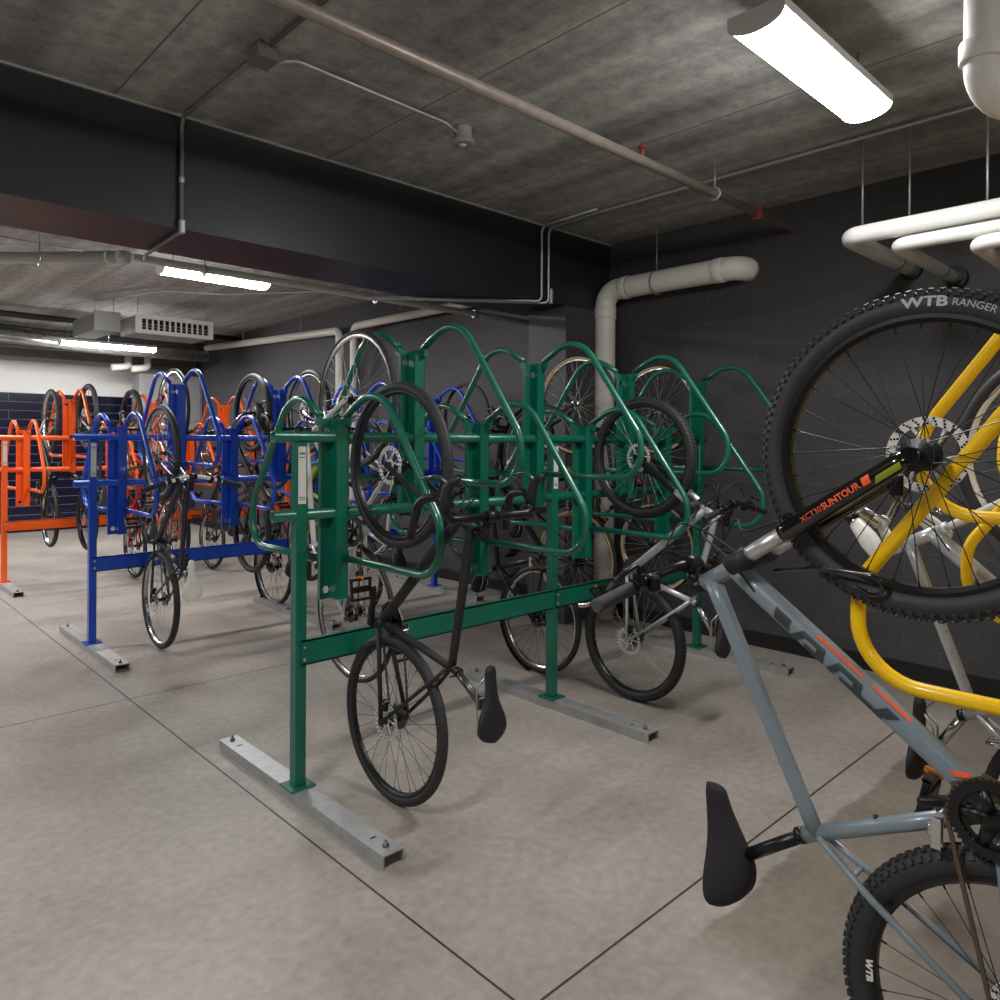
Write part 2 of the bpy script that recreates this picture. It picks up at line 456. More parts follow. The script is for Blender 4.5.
slab('trim_4', (X0R, 13.2, 2.76), (X1R, Y1R, ZC), mat('bulkhead concrete', (120, 118, 114), 0.8, var=0.12, vscale=3), 'grey concrete bulkhead above the white far wall', 'bulkhead')

# ------------------------------------------------------------------ ceiling lamps
def lamp(x0, x1, y, z, label, h=0.085, wd=0.21, gm=None):
    """wraparound strip lamp along X, bottom at z"""
    L_ = x1 - x0
    e = empty('ceiling_lamp', ((x0 + x1) / 2, y, z + h))
    tag(e, label, 'ceiling lamp')
    hl = L_ / 2; n = 12
    prof = [(-wd / 2, -h * .42)] + [(-wd / 2 * math.cos(PI * k / n), -h * .42 - h * .58 * math.sin(PI * k / n)) for k in range(1, n)] + [(wd / 2, -h * .42)]
    d = MB(); vs = []; fs = []
    for x in (-hl, hl): vs += [(x, p[0], p[1]) for p in prof]
    k = len(prof)
    for i in range(k - 1): fs.append((i, i + 1, k + i + 1, k + i))
    d.add(vs, fs, True)
    obj('diffuser', d, gm or glow, e)
    c = MB()
    for x, t in ((-hl - .006, .006), (hl, .006)):
        pr = [(x, p[0] * 1.03, p[1] * 1.03) for p in prof] + [(x, wd / 2 * 1.03, 0), (x, -wd / 2 * 1.03, 0)]
        q = [(a + t, b, cc) for a, b, cc in pr]; m_ = len(pr)
        c.add(pr + q, [tuple(range(m_)), tuple(range(2 * m_ - 1, m_ - 1, -1))] + [((i + 1) % m_, i, i + m_, (i + 1) % m_ + m_) for i in range(m_)])
        obj('end_cap', c, M_['lampend'], e); c = MB()
    obj('housing', MB().box((-hl, -wd / 2, -h * .42), (hl, wd / 2, 0)), M_['lampend'], e)
    top = ZC - (z + h)
    if top > 0.02:
        for x in (-hl + .1, hl - .1):
            obj('hanger_rod', MB().tube([(x, 0, 0), (x, 0, top)], 0.005, 8), M_['conduit'], e)
    return e
lamp(2.45, 3.48, 1.265, 2.955, 'brightly lit strip lamp over the yellow rack, nearest of the ceiling lamps')
lamp(2.27, 3.22, 6.62, 2.93, 'lit strip lamp just beyond the black beam', gm=glow_far)
lamp(2.62, 3.85, 11.5, 2.80, 'lit strip lamp hanging low before the white far wall', h=0.09, gm=glow_far)
lamp(-1.3, -0.2, 1.28, 3.01, 'unseen strip lamp added for fill on the ceiling left of the viewer', gm=glow_far)  # from here down: out-of-view lamps added for soft fill light
lamp(-1.0, 0.1, 6.62, 2.96, 'unseen strip lamp added for fill beyond the beam at the left', gm=glow_far)
lamp(-0.2, 0.9, 9.4, 2.96, 'unseen strip lamp added for fill over the left end of the far room', gm=glow_far)  # this and the next: out of view, added to brighten the far room
lamp(-0.4, 0.7, 12.2, 2.60, 'unseen strip lamp added for fill low before the tiled wall at the left', gm=glow_far)
lamp(2.45, 3.50, -2.3, 3.01, 'unseen strip lamp added for fill on the ceiling behind the viewer')  # added fill behind the viewer, like the one below
lamp(-1.9, -0.8, -2.3, 3.01, 'unseen strip lamp added for fill at the rear left corner')

# ------------------------------------------------------------------ bike racks
def hanger_parts(root, hx, zt, material):
    """Z-folded hanger plate: the right half lies before the cross tubes, the left half behind them; one wheel loop on each half"""
    zb = zt - 0.785; b = MB(); hw, dy, t = .056, .027, .004
    def plate(x0, x1, y, holes):
        ya, yb = y - t / 2, y + t / 2; z_ = zb
        for (cx, cz) in sorted(holes, key=lambda h: h[1]):
            b.box((x0, ya, z_), (x1, yb, cz - .03))
            rr = .016; rx0, rx1, rz0, rz1 = x0 - cx, x1 - cx, -.03, .03
            angs = sorted([2 * PI * i / 16 for i in range(16)] + [math.atan2(q, p) % (2 * PI) for p in (rx0, rx1) for q in (rz0, rz1)])
            vs = []
            for an in angs:
                c, s_ = math.cos(an), math.sin(an)
                k = min((rx1 / c if c > 1e-9 else (rx0 / c if c < -1e-9 else 9)), (rz1 / s_ if s_ > 1e-9 else (rz0 / s_ if s_ < -1e-9 else 9)))
                for yy in (ya, yb): vs += [(cx + rr * c, yy, cz + rr * s_), (cx + k * c, yy, cz + k * s_)]
            n = len(angs); fs = []
            for i in range(n):
                p, q = 4 * i, 4 * ((i + 1) % n)
                fs += [(p, p + 1, q + 1, q), (p + 2, q + 2, q + 3, p + 3), (p, q, q + 2, p + 2), (p + 1, p + 3, q + 3, q + 1)]
            b.add(vs, fs); z_ = cz + .03
        b.box((x0, ya, z_), (x1, yb, zt))
    plate(hx - hw, hx, dy, [(hx - .020, zt - .055), (hx - .020, zb + .040)])
    plate(hx, hx + hw, -dy, [])
    b.box((hx - t / 2, -dy, zb), (hx + t / 2, dy, zt))
    b.box((hx - hw - t / 2, dy - .018, zb), (hx - hw + t / 2, dy + t / 2, zt)); b.box((hx + hw - t / 2, -dy - t / 2, zb), (hx + hw + t / 2, -dy + .018, zt))
    o = obj('hanger', b, material, root)
    for sg in (-1, 1):
        x = hx - sg * .045; z0 = zt
        pts = [(x, sg * .030, z0 + .012), (x, sg * .278, z0 + .150), (x, sg * .684, z0 - .400), (x, sg * .691, z0 - .612), (x, sg * .030, z0 - .608)]
        obj('wheel_loop', MB().tube(fillet(pts, [.19, .12, .13], 9), .0160, 12), material, o)
        obj('loop_bracket', MB().box((x - .012, sg * .028, z0 - .03), (x + .012, sg * .052, z0 + .012), .003), material, o)
    return o

def bike_rack(ry, material, label, rx=1.533):
    root = empty('bike_rack', (rx, ry, 0)); tag(root, label, 'bike rack', 'double sided vertical bike racks')
    posts = [0.0, 1.583, 3.12]
    for i, x in enumerate(posts):
        p = obj('post', MB().box((x - .025, -.025, .056), (x + .025, .025, 1.492), .003), material, root)
        obj('base_plate', MB().box((x - .055, -.055, .048), (x + .055, .055, .056)), material, p)
        for zz in (.634, .583):
            obj('bolt', MB().tube([(x + .008, -.035, zz), (x + .008, -.045, zz)], [.009, .006], 8), M_['steel'], p)
        st = MB().box((x - .018, -.0265, 1.235), (x + .018, -.0252, 1.475))
        s_ = obj('instruction_sticker', st, M_['paper'], p, label='narrow white instruction sticker')
        bk = MB()
        for zz in (1.448, 1.444, 1.252, 1.262, 1.43):
            bk.box((x - .014, -.0272, zz - .0015), (x + .014, -.0266, zz + .0015))
        obj('sticker_print', bk, M_['blackm'], s_)
        # foot: hollow galvanised channel
        f = MB(); w_, t = .045, .005
        f.box((x - w_, -.69, .043), (x + w_, .69, .048)); f.box((x - w_, -.69, 0), (x - w_ + t, .69, .043)); f.box((x + w_ - t, -.69, 0), (x + w_, .69, .043))
        ft = obj('foot', f, M_['galv'], root)
        for sg in (-1, 1):
            obj('anchor_bolt', MB().lathe([(0, 0), (.012, 0), (.012, .008), (.006, .009), (.006, .022), (0, .022)], 8, (x, sg * .64, .048), closed=False, axis='z'), M_['alloyd'], ft)
            obj('slot', MB().box((x - .012, sg * .56 - .004, .0478), (x + .012, sg * .56 + .004, .0486)), M_['dark'], ft)
    for a, b in ((posts[0], posts[1]), (posts[1], posts[2])):
        r = MB().box((a - .002, -.032, .558), (b - .026, -.026, .662)).box((a - .002, -.032, .656), (b - .026, .0, .662)).box((a - .002, -.032, .558), (b - .026, .0, .564))
        obj('rail', r, material, root)
    for zz in (1.516, 1.186):
        t_ = obj('cross_tube', MB().lathe([(.0245, -.12), (.0245, 3.20), (.0205, 3.20), (.0205, -.12)], 16, (0, 0, zz), axis='x'), material, root)
    for k in range(8):
        hanger_parts(root, 0.163 + .4205 * k, 1.595 if k % 2 == 0 else 1.93, material)
    return root
RY = dict(yellow=-.055, green=2.827, blue=5.817, orange=8.893)
bike_rack(RY['yellow'], M_['yellow'], 'yellow bike rack at the right edge holding the grey mountain bike', rx=1.585)
bike_rack(RY['green'], M_['green'], 'green bike rack with staggered hangers in the middle of the room')
bike_rack(RY['blue'], M_['blue'], 'blue bike rack behind the green one')
bike_rack(RY['orange'], M_['orange'], 'orange bike rack in front of the navy tiled wall')

# ------------------------------------------------------------------ bicycles
def tyre_mb(R, wd, knobs):
    b = MB(); n = 72; k = 12; r = wd / 2; c = R - r
    prof = [(c + r * math.cos(2 * PI * i / k), r * math.sin(2 * PI * i / k)) for i in range(k)]
    b.lathe(prof, n)
    if knobs:
        cnt = 100
        for i in range(cnt):
            for (ph, off, l_, w_) in ((0.35, 0, .010, .010), (-0.35, 0, .010, .010), (0.95, .5, .009, .012), (-0.95, .5, .009, .012)):
                a = 2 * PI * (i + off) / cnt
                Mx = Matrix.Rotation(-a, 4, 'Y') @ Matrix.Translation((c, 0, 0)) @ Matrix.Rotation(ph, 4, 'Z') @ Matrix.Translation((r, 0, 0))
                b.box((-.003, -w_ / 2, -l_ / 2), (.0045, w_ / 2, l_ / 2), M=Mx)
    return b
def rim_mb(R, wd, deep):
    ro = R - wd * .78; ri = ro - deep; h = max(.009, wd * .32)
    return MB().lathe([(ro, -h), (ro, h), (ro - deep * .6, h), (ri, h * .45), (ri, -h * .45), (ro - deep * .6, -h)], 72, smooth=False)
def spokes_mb(R, wd, deep):
    b = MB(); ri = R - wd * .78 - deep + .001; n = 32
    for i in range(n):
        a = 2 * PI * i / n; side = 1 if i % 2 else -1
        ha = a + (0.9 if (i // 2) % 2 else -0.9) * .75
        p = (ri * math.cos(a), side * .004, ri * math.sin(a)); q = (.026 * math.cos(ha), side * .028, .026 * math.sin(ha))
        b.tube([q, p], .0011, 4, cap=False)
        d = Vector(q) - Vector(p); d.normalize(); P = Vector(p)
        b.tube([P, P + d * .012], .0022, 5, cap=True)
    return b
def hub_mb():
    return MB().lathe([(0, -.062), (.007, -.062), (.007, -.05), (.012, -.036), (.029, -.031), (.029, -.027), (.014, -.022), (.014, .022), (.029, .027), (.029, .031), (.012, .036), (.007, .05), (.007, .062), (0, .062)], 20, closed=False, smooth=False)
def rotor_mb():
    b = MB(); ro, ri = .08, .062
    b.lathe([(ri, .040), (ro, .040), (ro, .0415), (ri, .0415)], 48, smooth=False)
    for i in range(6):
        a = 2 * PI * i / 6
        b.tube([(.022 * math.cos(a), .0405, .022 * math.sin(a)), (.064 * math.cos(a + .5), .0405, .064 * math.sin(a + .5))], .004, 6, flat=.3)
    b.lathe([(.015, .038), (.024, .038), (.024, .042), (.015, .042)], 20, smooth=False)
    return b
def rotorholes_mb():
    b = MB()
    for i in range(24):
        a = 2 * PI * i / 24
        for j in range(3):
            r = .0655 + j * .0055; aa = a + j * .05
            c = Vector((r * math.cos(aa), 0, r * math.sin(aa)))
            b.tube([c + Vector((0, .0392, 0)), c + Vector((0, .0423, 0))], .0027, 6)
    return b
def gear(b, r, teeth, y0, y1, depth=.005, inner=None):
    pts = []
    for i in range(teeth):
        a = 2 * PI * i / teeth; s = 2 * PI / teeth
        for f, rr in ((0, r - depth), (.3, r), (.5, r), (.8, r - depth)):
            pts.append((rr * math.cos(a + f * s), rr * math.sin(a + f * s)))
    if inner is None: b.prism(pts, y0, y1)
    else:
        n = len(pts); inn = [(inner * math.cos(2 * PI * i / n), inner * math.sin(2 * PI * i / n)) for i in range(n)]
        vs = [(x, y0, z) for x, z in pts] + [(x, y1, z) for x, z in pts] + [(x, y0, z) for x, z in inn] + [(x, y1, z) for x, z in inn]
        fs = []
        for i in range(n):
            j = (i + 1) % n
            fs += [(i, i + n, j + n, j), (2 * n + i, 2 * n + j, 3 * n + j, 3 * n + i), (i, j, 2 * n + j, 2 * n + i), (n + i, 3 * n + i, 3 * n + j, n + j)]
        b.add(vs, fs)
    return b
def cassette_mb():
    b = MB()
    for k in range(8): gear(b, .050 - k * .0042, 28 - 2 * k, -.024 - k * .0042, -.026 - k * .0042, .004)
    b.tube([(0, -.022, 0), (0, -.06, 0)], .015, 12)
    return b
def chainring_mb(r=.076):
    b = MB(); gear(b, r, 42, -.048, -.051, .005, r * .72); gear(b, r * .80, 32, -.041, -.044, .005, r * .6)
    for i in range(5):
        a = 2 * PI * i / 5 + .3
        b.tube([(0, -.047, 0), (r * .76 * math.cos(a), -.046, r * .76 * math.sin(a))], [.016, .008], 8, flat=.5)
    b.tube([(0, .058, 0), (0, -.062, 0)], .014, 14)
    return b
def saddle_mb(wide=.145, thick=.035, L_=.27, bulge=0):
    b = MB(); n = 24; k = 18; vs = []; fs = []
    for i in range(n + 1):
        t = .5 - .5 * math.cos(PI * i / n)                      # 0 nose .. 1 tail
        x = L_ * .55 - L_ * t
        wv = .020 + (wide / 2 - .020) * (1 / (1 + math.exp(-(t - .58) * 11)))
        e_ = 1.0
        if t < .08: e_ = math.sqrt(max(.02, 1 - (1 - t / .08) ** 2))
        if t > .80: e_ = math.sqrt(max(.01, 1 - ((t - .80) / .2) ** 2))
        wv *= e_
        th = e_ * thick * (.75 + .5 * t) + bulge * math.sin(PI * min(1, t * 1.05)) * (1.2 * t)
        topz = .006 * math.sin(PI * t) + (.012 * t * t)
        for j in range(k):
            a = 2 * PI * j / k
            c, s_ = math.cos(a), math.sin(a)
            yy = wv * (abs(c) ** .8) * (1 if c >= 0 else -1)
            zz = topz + (s_ * .012 if s_ > 0 else s_ * th)
            vs.append((x, yy, zz))
    for i in range(n):
        for j in range(k):
            fs.append((i * k + j, (i + 1) * k + j, (i + 1) * k + (j + 1) % k, i * k + (j + 1) % k))
    fs.append(tuple(range(k))); fs.append(tuple(n * k + j for j in reversed(range(k))))
    b.add(vs, fs, True)
    return b
def saddle_rails_mb(drop):
    b = MB()
    for y in (-.022, .022):
        b.tube(fillet([(.10, y * .6, -.02), (.06, y, -drop), (-.04, y, -drop), (-.10, y * 1.2, -.025)], .02, 4), .0036, 6)
    return b
def pedal_mb():
    b = MB()
    b.box((-.045, -.048, -.011), (-.035, .048, .011), .002); b.box((.035, -.048, -.011), (.045, .048, .011), .002)
    b.box((-.045, -.048, -.008), (.045, -.040, .008), .002); b.box((-.045, .040, -.008), (.045, .048, .008), .002)
    b.box((-.012, -.045, -.009), (.012, .045, .009), .003)
    return b
def reflector_mb(): return MB().box((-.02, -.004, -.006), (.02, .004, .006), .001)

STD = dict(R=.345, tw=.040, knobs=False, deep=.016, bb=(.41, -.06), clus=(.285, .395), htb=(.885, .375), htt=(.838, .510), fax=(1.050, 0), sad=(.205, .575), bar=None,
           fork='rigid', bars='flat', barw=.31, frame='blackm', rim='black', tyre='rubber', spoke='spoke_b', forkm=None, wall=None, grip='blackm', saddle='blackm', barm='black', stemm='black',
           disc=True, fender=False, crank=.9, dt=.020, tt=.016, cover=False, bag=False, seatpost='alloyd', hubm='black', rack=False, crankm='alloyd')

def bicycle(X, yax, zax, side, label, tilt=0.0, yaw=0.0, **kw):
    """side: +1 the bike's top faces +Y, -1 it faces -Y. (X, yax, zax) is the rear axle."""
    g = dict(STD); g.update(kw); R = g['R']; fm = M_[g['frame']]; forkm = M_[g['forkm'] or g['frame']]
    Rot = Matrix(((0, side, 0), (0, 0, side), (1, 0, 0))).to_4x4()
    Rot = Matrix.Rotation(-side * tilt, 4, 'X') @ Matrix.Rotation(yaw, 4, 'Z') @ Rot
    A = Matrix.Translation((X, yax, zax)) @ Rot @ Matrix.Translation((-R, 0, 0))
    root = empty('bicycle', mw=A); tag(root, label, 'bicycle', 'bicycles hanging upright on the racks')
    V3 = lambda p, y=0: Vector((p[0] + R, y, p[1]))
    bb, cl, hb, ht, fa, ra = V3(g['bb']), V3(g['clus']), V3(g['htb']), V3(g['htt']), V3(g['fax']), V3((0, 0))
    sd = (ht - hb).normalized()                        # steering axis, upwards
    fwd = Vector((sd.z, 0, -sd.x))
    if fwd.x < 0: fwd = -fwd
    # wheels
    for k, c in enumerate((ra, fa)):
        wm = part('wheel', ('rim', R, g['tw'], g['deep']), lambda: rim_mb(R, g['tw'], g['deep']), M_[g['rim']], root, c)
        part('tyre', ('tyre', R, g['tw'], g['knobs']), lambda: tyre_mb(R, g['tw'], g['knobs']), M_[g['tyre']], wm)
        if g['wall']:
            r_ = g['tw'] / 2
            part('tyre_wall', ('twall', R, g['tw']), lambda: MB().lathe([(R - 1.75 * r_, -r_ * .78), (R - r_ * 1.2, -r_ * 1.04), (R - r_ * .8, -r_ * 1.02), (R - r_ * .8, r_ * 1.02), (R - r_ * 1.2, r_ * 1.04), (R - 1.75 * r_, r_ * .78)], 72), M_[g['wall']], wm)
        part('spokes', ('spokes', R, g['tw'], g['deep']), lambda: spokes_mb(R, g['tw'], g['deep']), M_[g['spoke']], wm)
        hb_o = part('hub', 'hub', hub_mb, M_[g['hubm']], wm)
        if g['fork'] == 'susp': hb_o.scale = (1.15, 1.0, 1.15)
        if g['disc']:
            part('disc_rotor', 'rotor', rotor_mb, M_['rotor'], wm)
            part('rotor_cutouts', 'rotorholes', rotorholes_mb, M_['dark'], wm)
        if k == 0: part('cassette', 'cassette', cassette_mb, M_['alloyd'], wm)
        if g.get('reflector') and k == 0:
            part('wheel_reflector', 'wrefl', lambda: MB().lathe([(0, -.004), (.3, -.004), (.9, -.002), (1, 0), (.9, .002), (.3, .004), (0, .004)], 20, closed=False), M_['refl'], wm, (-.12, 0, .20), (0, .55, 0)).scale = (.045, 1, .014)
    # frame
    b = MB(); d, t_ = g['dt'], g['tt']
    b.tube([hb, ht], .0205, 14)
    dtt = hb.lerp(ht, .22); ttt = hb.lerp(ht, .80)
    b.tube([bb, bb.lerp(dtt, .1), dtt.lerp(bb, .12), dtt], [d, d, d * 1.08, d * 1.02], 14)
    b.tube([cl, ttt.lerp(cl, .9), ttt.lerp(cl, .12), ttt], [t_, t_, t_ * 1.15, t_ * 1.25], 14)
    sdir = (cl - bb).normalized()
    b.tube([bb, cl + sdir * .035], .0155 if d < .024 else .017, 14)
    b.tube([bb + Vector((0, -.036, 0)), bb + Vector((0, .036, 0))], .021, 16)
    for y in (-1, 1):
        q = ra + Vector((0, y * .064, 0))
        b.tube(fillet([bb + Vector((-.01, y * .022, 0)), bb.lerp(ra, .30) + Vector((0, y * .034, 0)), q], .2, 4), .0095, 10)
        b.tube(fillet([cl + Vector((0, y * .012, -.01)), cl.lerp(ra, .3) + Vector((0, y * .036, 0)), q], .2, 4), .0080, 10)
        b.box((q.x - .014, q.y - .004, q.z - .016), (q.x + .014, q.y + .004, q.z + .016), .002)
    b.tube([cl.lerp(ra, .22) + Vector((0, -.032, 0)), cl.lerp(ra, .22) + Vector((0, .032, 0))], .006, 8)
    b.tube([bb.lerp(ra, .16) + Vector((0, -.028, 0)), bb.lerp(ra, .16) + Vector((0, .028, 0))], .007, 8)
    fr = obj('frame', b, fm, root)
    # fork
    if g['fork'] == 'rigid':
        b = MB(); crown = hb - sd * .022
        b.tube([hb, crown], .019, 14)
        for y in (-1, 1):
            mid = crown.lerp(fa, .45) + Vector((0, y * .052, 0)) - fwd * .006
            b.tube(fillet([crown + Vector((0, y * .012, 0)), crown + Vector((0, y * .047, 0)) - sd * .03, mid, fa + Vector((0, y * .055, 0))], [.03, .5], 4), 0.0115, 10)
            q = fa + Vector((0, y * .055, 0)); b.tube([q - Vector((0, .004, 0)), q + Vector((0, .004, 0))], .014, 10)
        fk = obj('fork', b, forkm, root)
    else:
        crown = hb - sd * .020; dirn = (fa - crown).normalized(); axl = (fa - crown).length
        b = MB()
        b.tube([hb, crown], .021, 14)
        b.tube([crown + Vector((0, -.062, 0)), crown + Vector((0, .062, 0))], .023, 14)
        for y in (-.06, .06): b.tube([crown + Vector((0, y, 0)) - dirn * .026, crown + Vector((0, y, 0)) + dirn * .034], .0225, 14)
        fk = obj('fork', b, M_['blackm'], root)
        lo = MB()
        for y in (-1, 1):
            o_ = Vector((0, y * .060, 0))
            obj('stanchion', MB().tube([crown + o_ - dirn * .018, crown + o_ + dirn * (axl * .34)], .018, 14), M_['stanch'], fk)
            lo.tube([crown + o_ + dirn * (axl * .29), crown + o_ + dirn * (axl * .33), crown + o_ + dirn * (axl * .93), crown + o_ + dirn * axl], [.021, .0225, .020, .014], 14)
            q = fa + o_; lo.tube([q - Vector((0, .012, 0)), q + Vector((0, .012, 0))], .017, 12)
        br = crown + dirn * (axl * .33)
        lo.tube(fillet([br + Vector((0, -.06, 0)), br + fwd * .03 + Vector((0, -.045, 0)), br + fwd * .03 + Vector((0, .045, 0)), br + Vector((0, .06, 0))], .02, 4), .011, 10)
        lw = obj('fork_lowers', lo, M_[g['forkm'] or 'blackg'], fk)
        g['_lw'] = (lw, crown, dirn, axl)
    if g['disc']:
        def caliper():
            return MB().box((-.022, .034, -.014), (.022, .060, .014), .004).box((-.014, .030, -.010), (.014, .064, .010), .003)
        part('brake_caliper', 'caliper', caliper, M_['black'], fk, fa + (crown - fa).normalized() * .085 - fwd * .022)
        part('brake_caliper', 'caliper', caliper, M_['black'], fr, ra + (bb - ra).normalized() * .07 + Vector((0, 0, .022)))
    else:
        def vbrake():
            m = MB()
            for y in (-1, 1):
                m.tube([(0, y * .03, -.045), (.012, y * .036, 0), (.012, y * .026, .05)], .006, 8)
                m.box((.004, y * .03 - .008, -.012), (.02, y * .03 + .008, .030), .002)
            m.tube([(.012, -.03, .05), (.012, .03, .05)], .003, 6)
            return m
        part('rim_brake', 'vbrake', vbrake, M_['chrome'], fk, hb - sd * .03 + fwd * .026 + (fa - hb).normalized() * .02)
        part('rim_brake', 'vbrake', vbrake, M_['chrome'], fr, cl.lerp(ra, .24) + Vector((-.02, 0, 0)))
    # stem and handlebar
    sp = ht + sd * .030
    bar = V3(g['bar']) if g['bar'] else sp + fwd * .085 + sd * .02
    b = MB(); b.tube([ht, sp + sd * .022], .0185, 14); b.tube([sp, bar - (bar - sp).normalized() * .012], [.019, .0165], 12)
    b.tube([bar + Vector((0, -.024, 0)), bar + Vector((0, .024, 0))], .0215, 14)
    obj('stem', b, M_[g['stemm']], root)
    b = MB(); W = g['barw']
    if g['bars'] == 'city':
        hbz = None
        for s_ in (-1, 1):
            e0 = bar + Vector((.045, s_ * .26, .005)); e1 = bar + Vector((-.075, s_ * .33, -.120))
            b.tube(fillet([bar, bar + Vector((0, s_ * .05, 0)), bar + Vector((.05, s_ * .20, .02)), e0, e0.lerp(e1, .3)], [.03, .05, .04], 5), .0125, 12)
        hbz = obj('handlebar', b, M_[g['barm']], root)
        for s_ in (-1, 1):
            e0 = bar + Vector((.045, s_ * .26, .005)); e1 = bar + Vector((-.075, s_ * .33, -.120)); dd = (e1 - e0).normalized()
            obj('grip', MB().tube([e0.lerp(e1, .18), e0.lerp(e1, .22), e0.lerp(e1, .6), e0.lerp(e1, .95), e1], [.014, .022, .030, .026, .012], 14, flat=.6), M_[g['grip']], hbz)
            q = e0.lerp(e1, .12)
            obj('gear_shifter', MB().tube([q - dd * .016, q + dd * .012], .02, 12), M_['black'], hbz)
            obj('brake_lever', MB().tube(fillet([q, q + Vector((.035, 0, -.03)), q + Vector((.0, s_ * .03, -.12))], .02, 4), .006, 8), M_['chrome'], hbz)
    elif g['bars'] == 'flat':
        sweep = g.get('sweep', .06); rise = g.get('rise', .02)
        pts = [bar + Vector((-sweep, -W, 0)) + sd * rise, bar + Vector((0, -W * .30, 0)) + sd * rise, bar + Vector((0, -.05, 0)), bar + Vector((0, .05, 0)), bar + Vector((0, W * .30, 0)) + sd * rise, bar + Vector((-sweep, W, 0)) + sd * rise]
        b.tube(fillet(pts, .06, 5), .0125, 12)
        hbz = obj('handlebar', b, M_[g['barm']], root)
        for s_ in (-1, 1):
            e = bar + Vector((-sweep, s_ * W, 0)) + sd * rise; i_ = bar + Vector((0, s_ * W * .30, 0)) + sd * rise
            dd = (i_ - e).normalized()
            obj('grip', MB().tube([e - dd * .004, e, e + dd * .012, e + dd * .118, e + dd * .13], [.013, .0175, .0165, .0160, .018], 14), M_[g['grip']], hbz)
            q = e + dd * .155
            lv = MB().tube([q - dd * .014, q + dd * .014], .0165, 12)
            lv.box((q.x - .004, q.y - .012, q.z - .02), (q.x + .032, q.y + .012, q.z + .006), .004)
            lv.tube(fillet([q + Vector((.03, 0, -.01)), q + Vector((.055, s_ * .01, -.012)), q + Vector((.028, s_ * .115, -.02))], .02, 4), .0055, 8)
            obj('brake_lever', lv, M_['black'] if g['barm'] != 'chrome' else M_['chrome'], hbz)
            q = e + dd * .205
            obj('gear_shifter', MB().tube([q - dd * .012, q + dd * .012], .016, 12).box((q.x - .03, q.y - .018, q.z - .028), (q.x + .012, q.y + .018, q.z - .004), .006), M_['black'], hbz)
    else:
        for s_ in (-1, 1):
            w_ = .205 * s_
            pts = [bar, bar + Vector((0, w_, 0)), bar + Vector((.085, w_ * 1.02, -.012)), bar + Vector((.062, w_ * 1.08, -.130)), bar + Vector((-.075, w_ * 1.14, -.165))]
            b.tube(fillet(pts, [.035, .05, .055], 6), .0155, 12)
        hbz = obj('handlebar', b, M_[g['barm']], root)
        for s_ in (-1, 1):
            q = bar + Vector((.075, s_ * .21, 0))
            hd = MB().tube([q + Vector((-.045, 0, -.002)), q + Vector((0, 0, .004)), q + Vector((.035, 0, .012)), q + Vector((.062, 0, .045)), q + Vector((.058, 0, .064))], [.016, .021, .019, .015, .011], 12)
            obj('brake_hood', hd, M_['blackm'], hbz)
            obj('brake_lever', MB().tube(fillet([q + Vector((.045, 0, .02)), q + Vector((.078, s_ * .006, -.03)), q + Vector((.062, s_ * .012, -.12))], .05, 5), .0055, 8), M_['alloyd'], hbz)
    # cables
    b = MB()
    for s_ in (-1, 1):
        q = bar + Vector((.03, s_ * W * .45, -.01)) if g['bars'] == 'flat' else bar + Vector((.06, s_ * .18, .0))
        loop = [q, q + Vector((.09, -s_ * .04, -.02)), hb.lerp(ht, .5) + fwd * .11 + Vector((0, -s_ * .02, 0)), hb.lerp(ht, .3) + fwd * .03 + Vector((0, -s_ * .03, -.03)), dtt.lerp(bb, .12) + Vector((0, -s_ * .026, 0))]
        b.tube(fillet(loop, .035, 5), .0025, 6)
    q = bar + Vector((.03, W * .4, -.01))
    b.tube(fillet([q, q + Vector((.10, -.02, -.06)), hb + fwd * .07 + Vector((0, .05, 0)), fa.lerp(hb, .25) + Vector((0, .068, 0))], .04, 5), .0025, 6)
    obj('cables', b, M_['blackm'], root)
    # seat post and saddle
    sx = V3(g['sad']); ps = cl + sdir * .03
    clampp = Vector((sx.x - .0, 0, sx.z - .055))
    b = MB(); b.tube([ps, ps.lerp(clampp, .96)], .0148, 12); b.box((clampp.x - .022, -.018, clampp.z - .012), (clampp.x + .022, .018, clampp.z + .010), .004)
    obj('seat_post', b, M_[g['seatpost']], root)
    b = MB().tube([cl + sdir * .030, cl + sdir * .048], .0185, 12).tube([cl + sdir * .039 + Vector((-.01, -.02, 0)), cl + sdir * .039 + Vector((-.01, .04, 0))], .004, 6)
    obj('seat_clamp', b, M_['black'], fr)
    if g['cover']:
        s_ = part('saddle', 'coversaddle', lambda: saddle_mb(.165, .050, .285, .060), M_['fabric'], root, sx, (0, -.16, 0), label='saddle under a black fabric cover')
    else:
        s_ = part('saddle', 'saddle' + ('w' if g.get('wide') else ''), lambda: saddle_mb(.17 if g.get('wide') else .145, .030), M_[g['saddle']], root, sx)
        part('saddle_rails', 'srails', lambda: saddle_rails_mb(.05), M_['steel'], s_)
    # drive train
    cr = part('crankset', 'chainring', chainring_mb, M_[g['crankm']], root, bb)
    for s_, aa in ((-1, g['crank']), (1, g['crank'] + PI)):
        tip = Vector((.170 * math.cos(aa), s_ * .078, .170 * math.sin(aa)))
        obj('crank_arm', MB().tube([(0, s_ * .060, 0), tip * .98 + Vector((0, 0, 0)), tip], [.015, .011, .010], 10, flat=1), M_[g['crankm']], cr)
        part('pedal', 'pedal', pedal_mb, M_['black'], cr, tip + Vector((0, s_ * .062, 0)), (0, g.get('ped', .8), 0))
        part('pedal_reflector', 'prefl', reflector_mb, M_['amber'], cr, tip + Vector((.046 * math.cos(-g.get('ped', .8)), s_ * .062, .046 * math.sin(-g.get('ped', .8)))), (0, g.get('ped', .8) + PI / 2, 0))
    # chain as links
    b = MB(); yc = -.046; y2 = -.040; cr_, rr_ = .078, .040
